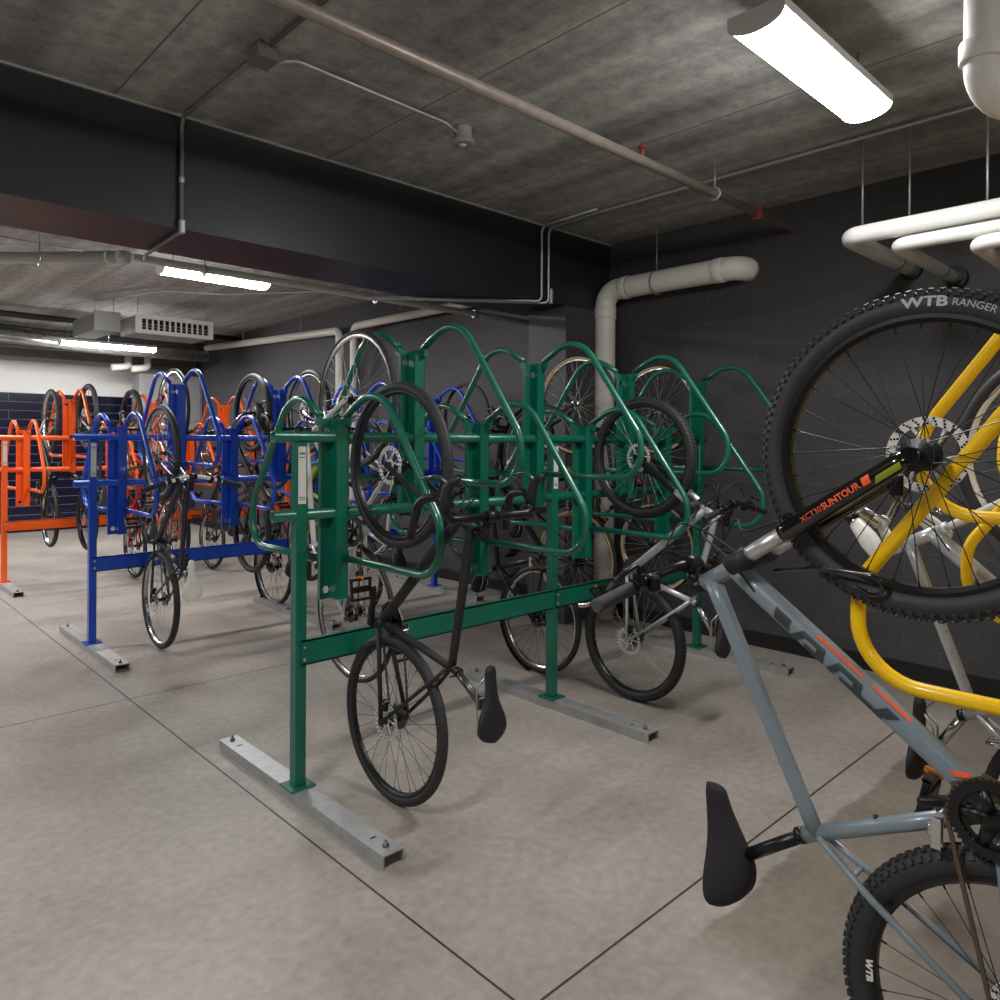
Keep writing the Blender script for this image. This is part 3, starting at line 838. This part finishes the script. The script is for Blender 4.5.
    dv = bb - ra; dl = dv.length; ax = dv.normalized(); nz = Vector((-ax.z, 0, ax.x))
    dj = ra + Vector((.005, 0, -.085))                 # derailleur jockey
    loop = [ra + nz * rr_, bb + nz * cr_, bb + nz * cr_ * .7 + ax * cr_ * .72, bb + ax * cr_, bb - nz * cr_ * .7 + ax * cr_ * .72, bb - nz * cr_, dj + Vector((.02, 0, -.012)), dj + Vector((-.012, 0, .0)), dj + Vector((.03, 0, .03)), ra - nz * rr_ + ax * .01, ra - ax * rr_]
    pts = []
    for i in range(len(loop)):
        a_, c_ = loop[i], loop[(i + 1) % len(loop)]; L_ = (c_ - a_).length; nn = max(1, int(L_ / .0127))
        for j in range(nn): pts.append((a_.lerp(c_, j / nn), (c_ - a_).normalized()))
    for i, (p, dd) in enumerate(pts):
        ang = math.atan2(dd.z, dd.x)
        Mx = Matrix.Translation((p.x, yc, p.z)) @ Matrix.Rotation(-ang, 4, 'Y')
        h_ = .0036 if i % 2 else .0024
        b.box((-.0075, -h_, -.0038), (.0075, h_, .0038), M=Mx)
    obj('chain', b, M_['chain'], root)
    def derail():
        m = MB()
        m.box((-.012, -.066, -.05), (.014, -.050, .0), .004); m.box((-.02, -.060, -.10), (.004, -.052, -.03), .003)
        m.lathe([(.004, -.052), (.018, -.052), (.018, -.044), (.004, -.044)], 14, (-.004, 0, -.085)); m.lathe([(.004, -.052), (.018, -.052), (.018, -.044), (.004, -.044)], 14, (.006, 0, -.05))
        return m
    part('rear_derailleur', 'derail', derail, M_['black'], root, ra)
    def fderail(): return MB().box((-.03, -.056, -.006), (.03, -.053, .012), .001).box((-.03, -.040, -.006), (.03, -.037, .012), .001).box((-.012, -.05, .0), (.012, -.02, .02), .003)
    part('front_derailleur', 'fderail', fderail, M_['chrome'], fr, bb + sdir * .10 + Vector((-.012, 0, 0)))
    if g['fender']:
        def fend():
            m = MB(); rr = R + .022; vs = []; fs = []; n = 26
            for i in range(n + 1):
                a = math.radians(35) + math.radians(165) * i / n
                for y in (-.028, -.016, 0, .016, .028):
                    q = rr - (abs(y) / .028) ** 2 * .012
                    vs.append((q * math.cos(a), y, q * math.sin(a)))
                for y in (.026, .014, 0, -.014, -.026):
                    q = rr - .003 - (abs(y) / .028) ** 2 * .012
                    vs.append((q * math.cos(a), y, q * math.sin(a)))
            for i in range(n):
                for j in range(10): fs.append((i * 10 + j, i * 10 + (j + 1) % 10, (i + 1) * 10 + (j + 1) % 10, (i + 1) * 10 + j))
            fs.append(tuple(reversed(range(10)))); fs.append(tuple(n * 10 + j for j in range(10)))
            m.add(vs, fs, True); return m
        part('fender', ('fender', R), fend, M_[g['fender']], root, ra)
        part('fender', ('fender', R), fend, M_[g['fender']], root, fa, (0, .7, 0))
    if g['bag']:
        pc = cl.lerp(sx, .8) + Vector((-.07, 0, -.03))
        obj('saddle_bag', MB().box((pc.x - .06, -.035, pc.z - .04), (pc.x + .04, .035, pc.z + .03), .012), M_['fabric'], root)
    return root, g, dict(bb=bb, cl=cl, hb=hb, ht=ht, fa=fa, ra=ra, fr=fr, dtt=dtt, bar=bar, sd=sd, fwd=fwd)

def text_mesh(s, size, mapper, depth=.0006, bold=0.0, shear=0.0, subdiv=0):
    cu = bpy.data.curves.new('lettering', 'FONT'); cu.body = s; cu.size = size; cu.align_x = 'CENTER'; cu.align_y = 'CENTER'
    cu.offset = bold; cu.shear = shear; cu.resolution_u = 3
    o = bpy.data.objects.new('lettering', cu); COL.objects.link(o)
    dg = bpy.context.evaluated_depsgraph_get(); dg.update()
    me = bpy.data.meshes.new_from_object(o.evaluated_get(dg))
    bpy.data.objects.remove(o)
    for v in me.vertices: v.co = mapper(v.co.x, v.co.y)
    for p in me.polygons: p.use_smooth = False
    me.materials.clear()
    return me

def on_tyre(wheel_c, r_txt, ang0, yoff, cw=True, sx=1.0):
    """text laid along a circle on the -y side; ang0 measured from +x towards -z"""
    def f(tx, ty):
        tx *= sx
        if cw: th = ang0 + tx / r_txt; r = r_txt + ty
        else: th = ang0 - tx / r_txt; r = r_txt - ty
        return Vector((r * math.cos(th), yoff, -r * math.sin(th)))
    return f
def on_tube(a, dirn, perp, rad, ysign=-1):
    def f(tx, ty):
        ph = ty / rad
        return a + dirn * tx + perp * (rad * math.sin(ph)) + Vector((0, ysign * rad * math.cos(ph), 0))
    return f
def poly_on(name, polys, mapper, material, parent, cuts=10, label=None):
    """decal polygons (2D quads as 4 corners) finely split so they follow a round tube"""
    b = MB()
    for q in polys:
        q = [Vector((*p, 0)) for p in q]; vs = []; fs = []
        for i in range(cuts + 1):
            for j in range(cuts + 1):
                u, v = i / cuts, j / cuts
                p = q[0].lerp(q[1], u).lerp(q[3].lerp(q[2], u), v); vs.append(mapper(p.x, p.y))
        for i in range(cuts):
            for j in range(cuts):
                a = i * (cuts + 1) + j; fs.append((a, a + 1, a + cuts + 2, a + cuts + 1))
        b.add(vs, fs)
    return obj(name, b, material, parent, label=label)

# ---- the grey mountain bike on the yellow rack
GX = 1.655
root, g, P = bicycle(GX, .303, .400, 1, 'grey mountain bike in the foreground with a black covered saddle hanging nose up', R=.333, tw=.056, knobs=True, deep=.022,
    bb=(.401, .052), clus=(.227, .397), htb=(.812, .576), htt=(.747, .682), fax=(1.077, .190), sad=(.098, .635), bar=(.79, .722), fork='susp', frame='grey', dt=.0255, tt=.018,
    barw=.325, sweep=.04, rise=.05, cover=True, grip='gripk', crank=-1.2, ped=.2, crankm='black', seatpost='black', reflector=True)
wheels = [c for c in root.children if c.name.startswith('wheel') and not c.name.startswith('wheel_')]
fwheel = max(wheels, key=lambda o: o.location.x); rwheel = min(wheels, key=lambda o: o.location.x)
def lettering(name, s, size, mp, material, parent, label=None, **k):
    o = link(name, text_mesh(s, size, mp, **k), material, parent)
    if label: o['label'] = label
    return o
tyre_f = [c for c in fwheel.children if c.name.startswith('tyre')][0]
lettering('tyre_lettering', 'WTB', .028, on_tyre(None, .3065, .045, -.0287, sx=1.35), M_['decal_t'], fwheel, 'pale tyre lettering WTB', bold=.0010)
lettering('tyre_lettering', 'RANGER', .0195, on_tyre(None, .3065, .335, -.0287, sx=1.05), M_['decal_t'], fwheel, 'pale tyre lettering RANGER')
lettering('rim_lettering', 'WTB', .022, on_tyre(None, .281, -1.75 + PI, -.0182, cw=False), M_['decal_w'], fwheel, bold=.001)
lettering('rim_lettering', 'WTB', .021, on_tyre(None, .280, -1.60, -.0182, cw=False), M_['decal_w'], rwheel, bold=.0012)
lw, crown, dirn, axl = g['_lw']
perp = Vector((-dirn.z, 0, dirn.x))
lettering('fork_lettering', 'XCT30', .0175, on_tube(crown + Vector((0, -.060, 0)) + dirn * (axl * .49), dirn, perp, .0232), M_['decal_o'], lw, 'orange fork lettering')
lettering('fork_lettering', 'SUNTOUR', .0195, on_tube(crown + Vector((0, -.060, 0)) + dirn * (axl * .655), dirn, perp, .0230), M_['decal_o'], lw, 'orange fork lettering', bold=.0006)
poly_on('fork_decal', [[(-.01, -.008), (.008, -.008), (.012, .010), (-.006, .010)]], on_tube(crown + Vector((0, -.060, 0)) + dirn * (axl * .79), dirn, perp, .0226), M_['decal_o'], lw)
poly_on('fork_decal', [[(-.03, -.016), (.03, -.016), (.036, -.002), (-.018, -.002)]], on_tube(crown + Vector((0, -.060, 0)) + dirn * (axl * .88), dirn, perp, .0222), M_['olive'], lw, label='olive green fork decal')
# down tube decals
a, bq = P['dtt'], P['bb']; dd = (bq - a).normalized(); L_ = (bq - a).length; pp = Vector((-dd.z, 0, dd.x))
mp = on_tube(a, dd, pp, .0288)
def gl(x, *shapes):
    return [[(x + p[0] * .043 - p[1] * .012, -.020 + p[1] * .034) for p in q] for q in shapes]
polys = []
x = .150
for name in 'abcdef':
    if name in 'a': polys += gl(x, [(0, .1), (1.0, .1), (1.0, .95), (0, .95)]); x += .046
    elif name in 'b': polys += gl(x, [(0, 0), (.45, 0), (1.2, 1), (.75, 1)]); x += .040
    elif name in 'ce': polys += gl(x, [(0, 0), (1.2, 0), (1.2, .36), (0, .36)], [(-.1, .66), (1.2, .66), (1.2, 1), (-.1, 1)], [(.75, .36), (1.2, .36), (1.2, .66), (.75, .66)]); x += .060
    elif name in 'd': polys += gl(x, [(0, 0), (.4, 0), (1.0, 1), (.6, 1)]); x += .036
    elif name in 'f': polys += gl(x, [(-.2, .0), (1.1, .0), (1.1, .35), (-.2, .35)], [(.7, .35), (1.3, .35), (1.9, 1), (1.2, 1)]); x += .05
poly_on('frame_lettering', polys, mp, M_['decal_k'], P['fr'], 8, 'charcoal block lettering on the down tube')
for q in ([(.24, .022), (.37, .024), (.355, .031), (.245, .030)], [(.38, .023), (.48, .024), (.47, .032), (.39, .030)], [(L_ - .10, .005), (L_ - .085, .005), (L_ - .06, .03), (L_ - .075, .03)]):
    poly_on('frame_stripe', [q], mp, M_['decal_o'], P['fr'], 6, 'orange flash on the down tube')
for f_ in (.28, .62):
    q = P['bb'].lerp(P['cl'], f_); n_ = Vector((.93, 0, .36)); obj('bottle_boss', MB().tube([q + n_ * .012, q + n_ * .022], [.006, .005], 8), M_['black'], P['fr'])

hs = [(-.05, 1.211 - .40 + .333, .776 - .303), (-.05, 1.228 - .067, .69 - .303), (-.05, 1.227 - .067, .57 - .303), (-.045, 1.206 - .067, .508 - .303), (-.04, 1.185 - .067, .57 - .303), (.03, 1.23 - .067, .74 - .303)]
obj('brake_hose', MB().tube(fillet([(x_, y_, z_) for y_, x_, z_ in hs], .02, 4), .0048, 8), M_['blackg'], root)

# ---- the others
bicycle(2.66, .275, .395, 1, 'silver bicycle with white rims hanging behind the foreground mountain bike', R=.345, tw=.042, frame='silver', rim='white', bars='city', barm='chrome', grip='white', fork='rigid', disc=False,
        bb=(.41, .02), clus=(.265, .36), htb=(.83, .455), htt=(.765, .575), fax=(1.07, .075), sad=(.13, .52), bar=(.84, .64), forkm='whitef', stemm='white', dt=.024, crank=.6, seatpost='chrome', spoke='spoke_b', wide=True)
bicycle(1.80, 2.515, .347, -1, 'black gravel bike with drop handlebars hanging nearest on the green rack', R=.345, tw=.040, deep=.022, frame='blackm', bars='drop', barw=.21,
        bb=(.389, -.085), clus=(.295, .372), htb=(.875, .385), htt=(.825, .505), fax=(1.054, .02), sad=(.204, .590), tt=.0165, dt=.021, crank=-2.84, ped=.1, crankm='black')
bicycle(3.53, 2.565, .352, -1, 'silver framed mountain bike on the green rack with its suspension fork pointing up', R=.347, tw=.054, knobs=True, frame='silver', fork='susp', dt=.022,
        bb=(.393, -.03), clus=(.284, .389), htb=(.800, .440), htt=(.745, .555), fax=(1.062, .060), sad=(.14, .57), forkm='black', crank=.7, spoke='spoke_s', seatpost='chrome', sweep=.05, bar=(.83, .63))
bicycle(2.00, 3.13, .655, 1, 'light framed road bike with a bright thin front rim high on the green rack', R=.343, tw=.026, deep=.018, rim='chrome', frame='whitef', bars='drop', barw=.21, disc=False, spoke='spoke_s', crank=2.6, dt=.017, tt=.014, bag=True)
bicycle(3.49, 3.27, .352, 1, 'black commuter bicycle with silver rims low behind the green rack', R=.345, tw=.040, rim='chrome', frame='black', fender='blackg', sweep=.09, wide=True, crank=1.4)
bicycle(3.86, 3.28, .70, 1, 'tan walled touring bicycle on the green rack just before the cream drain pipe', R=.343, tw=.034, rim='chrome', wall='tan', frame='blackm', spoke='spoke_s', disc=False, bars='drop', barw=.21, fender=None, crank=.2, hubm='chrome', dt=.016, tt=.014)
bicycle(4.76, 3.24, .70, 1, 'tan walled bicycle hanging closest to the dark blockwork wall', R=.343, tw=.034, rim='chrome', wall='tan', frame='teal', spoke='spoke_s', disc=False, crank=1.2, hubm='chrome', dt=.016, tt=.014)
bicycle(1.89, 5.49, .356, -1, 'navy bicycle with a white handlebar and white saddle on the blue rack', R=.345, tw=.044, frame='navyf', barm='white', grip='blackm', saddle='white', rim='chrome', disc=True, crank=2.5, rise=.03, spoke='spoke_s', fork='rigid')
bicycle(3.05, 5.47, .69, -1, 'lime green mountain bike high on the blue rack', R=.343, tw=.044, frame='lime', rim='chrome', fork='susp', crank=.5)
bicycle(3.55, 5.47, .352, -1, 'pale grey bicycle low on the blue rack behind the green one', R=.343, tw=.040, frame='whitef', rim='chrome', fork='rigid', disc=False, crank=1.9)
bicycle(4.74, 5.44, .69, -1, 'thin tyred dark road bike at the wall end of the blue rack', R=.34, tw=.028, frame='blackm', rim='black', bars='drop', barw=.21, disc=False, crank=1.1)
bicycle(2.22, 6.18, .69, 1, 'orange framed road bike high on the far side of the blue rack', R=.343, tw=.028, deep=.02, rim='chrome', frame='orangef', spoke='spoke_s', bars='drop', barw=.21, disc=False, crank=2.2)
bicycle(2.88, 6.15, .69, 1, 'black trail bike high on the far side of the blue rack', R=.345, tw=.050, frame='black', rim='black', fork='susp', crank=1.0)
bicycle(3.14, 6.24, .352, 1, 'dark city bicycle standing low behind the blue rack', R=.345, tw=.042, frame='blackm', rim='chrome', fender='blackg', crank=.3)
bicycle(2.20, 8.52, .69, -1, 'teal mountain bike high on the orange rack right of the tall hanger', R=.343, tw=.050, frame='teal', rim='black', fork='susp', crank=1.7, reflector=True)
bicycle(2.66, 8.50, .352, -1, 'red bicycle low on the orange rack', R=.343, tw=.042, frame='red', rim='chrome', fork='rigid', crank=2.9, forkm='red')
bicycle(3.02, 8.52, .69, -1, 'black bicycle high on the orange rack third from its left end', R=.343, tw=.042, frame='blackm', rim='black', crank=.9)
bicycle(3.50, 8.50, .352, -1, 'navy bicycle low in the middle of the orange rack', R=.343, tw=.042, frame='navyf', rim='chrome', crank=.2)
bicycle(2.02, 9.25, .66, 1, 'white forked mountain bike on the far side of the orange rack at its left end', R=.343, tw=.046, frame='black', forkm='whitef', rim='chrome', fork='rigid', crank=3.4, crankm='black')
bicycle(2.86, 9.28, .70, 1, 'wide tyred bicycle on the far side of the orange rack', R=.35, tw=.060, frame='orangef', rim='black', fork='susp', crank=1.3, saddle='brown')
bicycle(3.40, 9.25, .352, 1, 'grey city bicycle low behind the orange rack', R=.343, tw=.042, frame='grey', rim='chrome', fender='blackg', crank=2.0)

# ------------------------------------------------------------------ pipes and services
def pipe(name, path, r, material, label, cat='pipe', n=18, fr=None, group=None):
    p = fillet(path, fr, 7) if fr else path
    o = obj(name, MB().tube(p, r, n), material); tag(o, label, cat, group); return o
def ring(parent, c, axis, r, wd, material, name='coupling'):
    c = Vector(c); a = Vector(axis).normalized() * wd / 2
    return obj(name, MB().tube([c - a * 1.0, c - a * .9, c + a * .9, c + a], [r * .97, r, r, r * .97], 20), material, parent)
def rod(parent, x, y, z, r=.005, top=ZC, name='hanger_rod', clamp=None):
    b = MB().tube([(x, y, z), (x, y, top)], r, 8)
    o = obj(name, b, M_['conduit'], parent)
    if clamp:
        rr, ax = clamp
        k = MB(); pts = []
        for i in range(25):
            a = 2 * PI * i / 24; u, v = rr * math.cos(a), rr * math.sin(a)
            pts.append((x, y + u, z - rr + v) if ax == 'x' else (x + u, y, z - rr + v))
        k.tube(pts[:-1], .006, 6, closed=True, flat=2.2)
        obj('pipe_clamp', k, M_['conduit'], o)
    return o

d = pipe('drain_pipe', [(5.0, 3.94, 0), (5.0, 3.94, 2.79), (5.0, 2.70, 2.79), (5.135, 2.70, 2.79)], .088, M_['pvc'], 'thick cream drain pipe rising beside the pilaster and turning along the wall', fr=[.14, .10], n=24)
ring(d, (5.0, 3.94, 2.60), (0, 0, 1), .094, .10, M_['pvc']); ring(d, (5.0, 3.72, 2.79), (0, 1, 0), .094, .07, M_['pvc']); ring(d, (5.0, 2.86, 2.79), (0, 1, 0), .094, .08, M_['pvc'])
ring(d, (5.0, 3.94, .25), (0, 0, 1), .094, .10, M_['pvc'])
ring(d, (5.0, 3.68, 2.79), (0, 1, 0), .0895, .006, M_['blackm'], 'joint_line')
rod(d, 5.0, 3.42, 2.875, clamp=(.093, 'y'))
sp = pipe('sprinkler_pipe', [(-3.5, 2.37, 3.03), (5.135, 2.37, 3.03)], .0275, M_['rust'], 'long weathered steel sprinkler pipe crossing the ceiling')
for x in (-1.5, 1.0): rod(sp, x, 2.37, 3.055, clamp=(.03, 'x'))
rod(sp, 4.08, 2.37, 3.06, clamp=(.031, 'x'))
ring(sp, (4.62, 2.37, 3.03), (1, 0, 0), .038, .05, M_['rustred'], 'rusty_coupling'); obj('rusty_coupling', MB().box((4.60, 2.335, 2.985), (4.64, 2.405, 3.075), .006), M_['rustred'], sp)
b = MB().tube([(3.32, 2.37, 3.03), (3.32, 2.37, 3.10)], .012, 10).tube([(3.32, 2.37, 3.10), (3.32, 2.37, 3.106)], .024, 12).tube([(3.32, 2.37, 3.106), (3.32, 2.37, 3.13)], .006, 8)
obj('sprinkler_head', b, M_['rustred'], sp)
# insulated pipes at the right
for (y, z, xe, pr, lab) in ((1.585, 2.61, 4.09, .048, 'white jacketed pipe nearest the ceiling, longest of the three bent into the wall'), (1.335, 2.515, 4.06, .035, 'white jacketed pipe in the middle of the three bent into the wall'), (.955, 2.43, 3.95, .034, 'white jacketed pipe lowest of the three bent into the wall')):
    q = pipe('insulated_pipe', [(5.135, y, z), (xe, y, z), (xe, -3.9, z)], pr, M_['insul'], lab, fr=[.075])
    ring(q, (4.86, y, z), (1, 0, 0), pr + .0008, .02, M_['green_tag'], 'pipe_band'); ring(q, (5.05, y, z), (1, 0, 0), pr + .0008, .02, M_['green_tag'], 'pipe_band')
    obj('wall_collar', MB().tube([(5.09, y, z), (5.138, y, z)], .066, 18), M_['blackm'], q)
    rod(q, xe + .22, y, z + .05, .006); rod(q, xe, y - 1.6, z + .05, .006)
# big white drop pipe at the top right corner
bp_ = pipe('waste_pipe', [(2.52, .592, 3.21), (2.52, .592, 2.52), (3.1, .15, 2.40), (4.9, -1.0, 2.32)], .047, M_['insul'], 'white plastic waste pipe elbow dropping from the ceiling at the top right corner', fr=[.10, .2], n=24)
ring(bp_, (2.52, .592, 2.655), (0, 0, 1), .060, .06, M_['insul']); 
# conduits
pipe('conduit', [(5.1, .55, 3.18), (4.27, .95, 3.195), (4.27, 3.5, 3.195), (4.31, 3.965, 3.195), (4.31, 3.965, 2.60), (3.2, 4.78, 2.60)], .0105, M_['conduit'], 'grey conduit along the ceiling and down the right end of the beam', 'conduit', fr=[.1, .2, .06, .04], n=10)
pipe('conduit', [(4.215, 3.4, 3.2), (4.23, 3.965, 3.195), (4.23, 3.965, 2.605), (3.15, 4.80, 2.605)], .0105, M_['conduit'], 'second grey conduit just left of its twin on the beam', 'conduit', fr=[.06, .04], n=10)
obj_ = obj('conduit_fitting', MB().box((4.33, 3.955, 2.60), (4.36, 3.99, 2.72), .006), M_['conduit']); tag(obj_, 'small steel conduit body at the foot of the twin conduits on the beam', 'fitting')
pipe('conduit', [(1.47, 2.98, 3.20), (1.47, -1.5, 3.20)], .010, M_['greyp'], 'thin conduit running from the ceiling junction box towards the viewer', 'conduit', n=10)
pipe('conduit', [(1.47, 3.15, 3.20), (1.467, 3.955, 3.20), (1.467, 3.975, 3.15), (1.467, 3.972, 2.60), (1.50, 4.62, 2.60), (1.56, 4.86, 2.62)], .011, M_['greyp'], 'conduit from the junction box down the face of the beam at the left', 'conduit', fr=[.03, .02, .03, .05], n=10)
bc = [o for o in COL.objects if o.name.startswith('conduit') and o.get('label', '').startswith('conduit from the junction box down')][0]
ring(bc, (1.467, 3.972, 2.87), (0, 0, 1), .015, .03, M_['conduit']); obj('elbow_body', MB().box((1.452, 3.953, 2.585), (1.482, 3.985, 2.66), .006), M_['conduit'], bc)
jb = obj('junction_box', MB().box((1.425, 3.0, 3.155), (1.515, 3.11, 3.215), .004), M_['greyp']); tag(jb, 'grey square junction box on the ceiling', 'junction box')
obj('box_cover', MB().box((1.42, 2.995, 3.150), (1.52, 3.115, 3.156), .002), M_['greyp'], jb)
pipe('conduit', [(1.53, 3.06, 3.18), (1.62, 3.02, 3.20), (2.5, 3.05, 3.20), (2.59, 3.05, 3.17)], .008, M_['conduit'], 'thin bright conduit from the junction box to the smoke detector', 'conduit', fr=[.05, .05], n=10)
dt_ = obj('smoke_detector', MB().lathe([(0, 3.12), (.058, 3.12), (.068, 3.128), (.068, 3.142), (.058, 3.150), (.050, 3.152), (.050, 3.215), (0, 3.215)], 28, (2.63, 3.06, 0), closed=False, axis='z', smooth=False), M_['boxgrey'])
tag(dt_, 'round smoke detector under the concrete ceiling', 'smoke detector')
obj('detector_vents', MB().lathe([(.047, 3.136), (.0685, 3.136), (.0685, 3.139), (.047, 3.139)], 28, (2.63, 3.06, 0), axis='z'), M_['greyp'], dt_)
obj('detector_lens', MB().lathe([(0, 3.116), (.018, 3.117), (.022, 3.121), (0, 3.122)], 20, (2.63, 3.06, 0), closed=False, axis='z'), M_['white'], dt_)

# far room services
q = pipe('drain_pipe', [(-.9, 7.43, 2.64), (1.50, 4.92, 2.64)], .036, M_['insul'], 'white pipe running diagonally away behind the beam at the left', n=16)
ring(q, (1.47, 4.952, 2.64), (1, -1.04, 0), .0395, .05, M_['insul']); ring(q, (1.41, 5.015, 2.64), (1, -1.04, 0), .0395, .02, M_['insul']); rod(q, 1.10, 5.337, 2.67, clamp=(.038, 'x'))
q = pipe('sprinkler_pipe', [(1.5, 4.88, 2.63), (5.13, 4.88, 2.63)], .0265, M_['insul'], 'white sprinkler pipe running along the back of the beam', n=14)
for x in (1.95, 3.3): rod(q, x, 4.88, 2.65, clamp=(.03, 'x'))
ring(q, (4.35, 4.88, 2.63), (1, 0, 0), .034, .05, M_['conduit'])
q = pipe('drain_pipe', [(5.0, 7.87, 0), (5.0, 7.87, 2.92), (5.0, 5.4, 2.92)], .045, M_['pvc'], 'white pipe along the side wall just past the beam', fr=[.09])
rod(q, 5.0, 6.9, 2.96); rod(q, 5.0, 5.7, 2.96)
q = pipe('drain_pipe', [(5.0, 8.2, 0), (5.0, 8.2, 2.90), (5.0, 12.4, 3.05)], .050, M_['pvc'], 'white pipe along the side wall running on to the far end', fr=[.09])
rod(q, 5.0, 9.2, 2.97); rod(q, 5.0, 11, 3.04)
pipe('conduit', [(-1.5, 7.2, 3.19), (4.2, 7.5, 3.19)], .010, M_['conduit'], 'thin bright conduit crossing the far ceiling', 'conduit', n=8)
pipe('conduit', [(2.4, 10.4, 3.17), (3.0, 8.7, 3.19), (3.6, 8.4, 3.19), (4.4, 7.3, 3.19), (5.1, 7.3, 3.19)], .009, M_['conduit'], 'thin bent conduit on the far ceiling before the air unit', 'conduit', n=8, fr=.2)
# fan coil unit with grille
fc = empty('air_unit', (3.36, 9.3, 2.78)); tag(fc, 'grey ceiling air unit with a row of square louvres', 'air unit')
obj('casing', MB().box((-.44, 0, 0), (.44, .62, .21), .004), M_['boxgrey'], fc)
gr = MB(); gr.box((-.46, -.03, -.01), (.46, 0, .035)).box((-.46, -.03, .165), (.46, 0, .215)).box((-.46, -.03, .035), (-.40, 0, .165)).box((.40, -.03, .035), (.46, 0, .165))
for k in range(12): gr.box((-.40 + k * .0667 - .009, -.028, .035), (-.40 + k * .0667 + .009, 0, .165))
gf = obj('grille', gr, M_['white'], fc); obj('grille_opening', MB().box((-.40, -.006, .035), (.40, -.002, .165)), M_['dark'], gf)
gs = MB()
for k in range(12): gs.box((-.39 + k * .0667, -.022, .065), (-.345 + k * .0667, -.012, .072)).box((-.39 + k * .0667, -.022, .10), (-.345 + k * .0667, -.012, .107))
obj('louvre_slats', gs, M_['boxgrey'], gf)
for x in (-.40, .40):
    obj('hanger_rod', MB().tube([(x, .1, .21), (x, .1, ZC - 2.78)], .005, 6), M_['conduit'], fc)
pl = obj('supply_duct', MB().box((2.58, 9.7, 2.82), (2.84, 10.7, 3.03), .003), M_['duct']); tag(pl, 'sheet metal duct box left of the louvred air unit', 'duct')
obj('duct_flange', MB().box((2.565, 9.69, 2.805), (2.855, 9.72, 3.045), .002), M_['duct'], pl)
for x in (2.61, 2.81): obj('hanger_rod', MB().tube([(x, 9.8, 3.03), (x, 9.8, ZC)], .005, 6), M_['conduit'], pl)
q = pipe('foil_duct', [(X0R, 11.8, 2.88), (1.0, 12.0, 2.88), (2.0, 11.9, 2.90), (3.2, 12.1, 2.87), (4.9, 12.1, 2.87)], .085, M_['foil'], 'foil wrapped duct under the far ceiling', 'duct', fr=.3)
rod(q, 1.9, 11.9, 2.95); rod(q, 3.4, 12.1, 2.95)
pipe('ceiling_duct', [(X0R, 12.75, 2.99), (5.1, 12.75, 2.99)], .14, M_['duct'], 'round grey duct above the far white wall', 'duct', n=20)
pipe('ceiling_pipe', [(X0R, 10.9, 3.10), (3.0, 11.2, 3.10), (5.1, 11.3, 3.10)], .04, M_['blackm'], 'black pipe high under the far ceiling', fr=.3)
pipe('ceiling_pipe', [(X0R, 11.9, 3.06), (2.4, 12.1, 3.06), (2.4, 12.4, 3.06)], .03, M_['blackm'], 'second black pipe high under the far ceiling', fr=.1)
for x, lab in ((3.92, 'left of two short white pipe stubs on the far wall'), (4.22, 'right of two short white pipe stubs on the far wall')):
    pipe('pipe_stub', [(x, 12.9, 3.05), (x, 12.9, 2.70), (x - .25, 12.9, 2.66)], .055, M_['pvc'], lab, fr=[.06])
eb = obj('electrical_cabinet', MB().box((4.10, 12.9, 1.55), (5.13, 13.3, 2.60), .01), M_['boxgrey']); tag(eb, 'pale grey electrical cabinet high in the far right corner', 'cabinet')
obj('cabinet_door', MB().box((4.14, 12.885, 1.60), (5.09, 12.9, 2.55), .004), M_['boxgrey'], eb)
# small ceiling bracket shadows
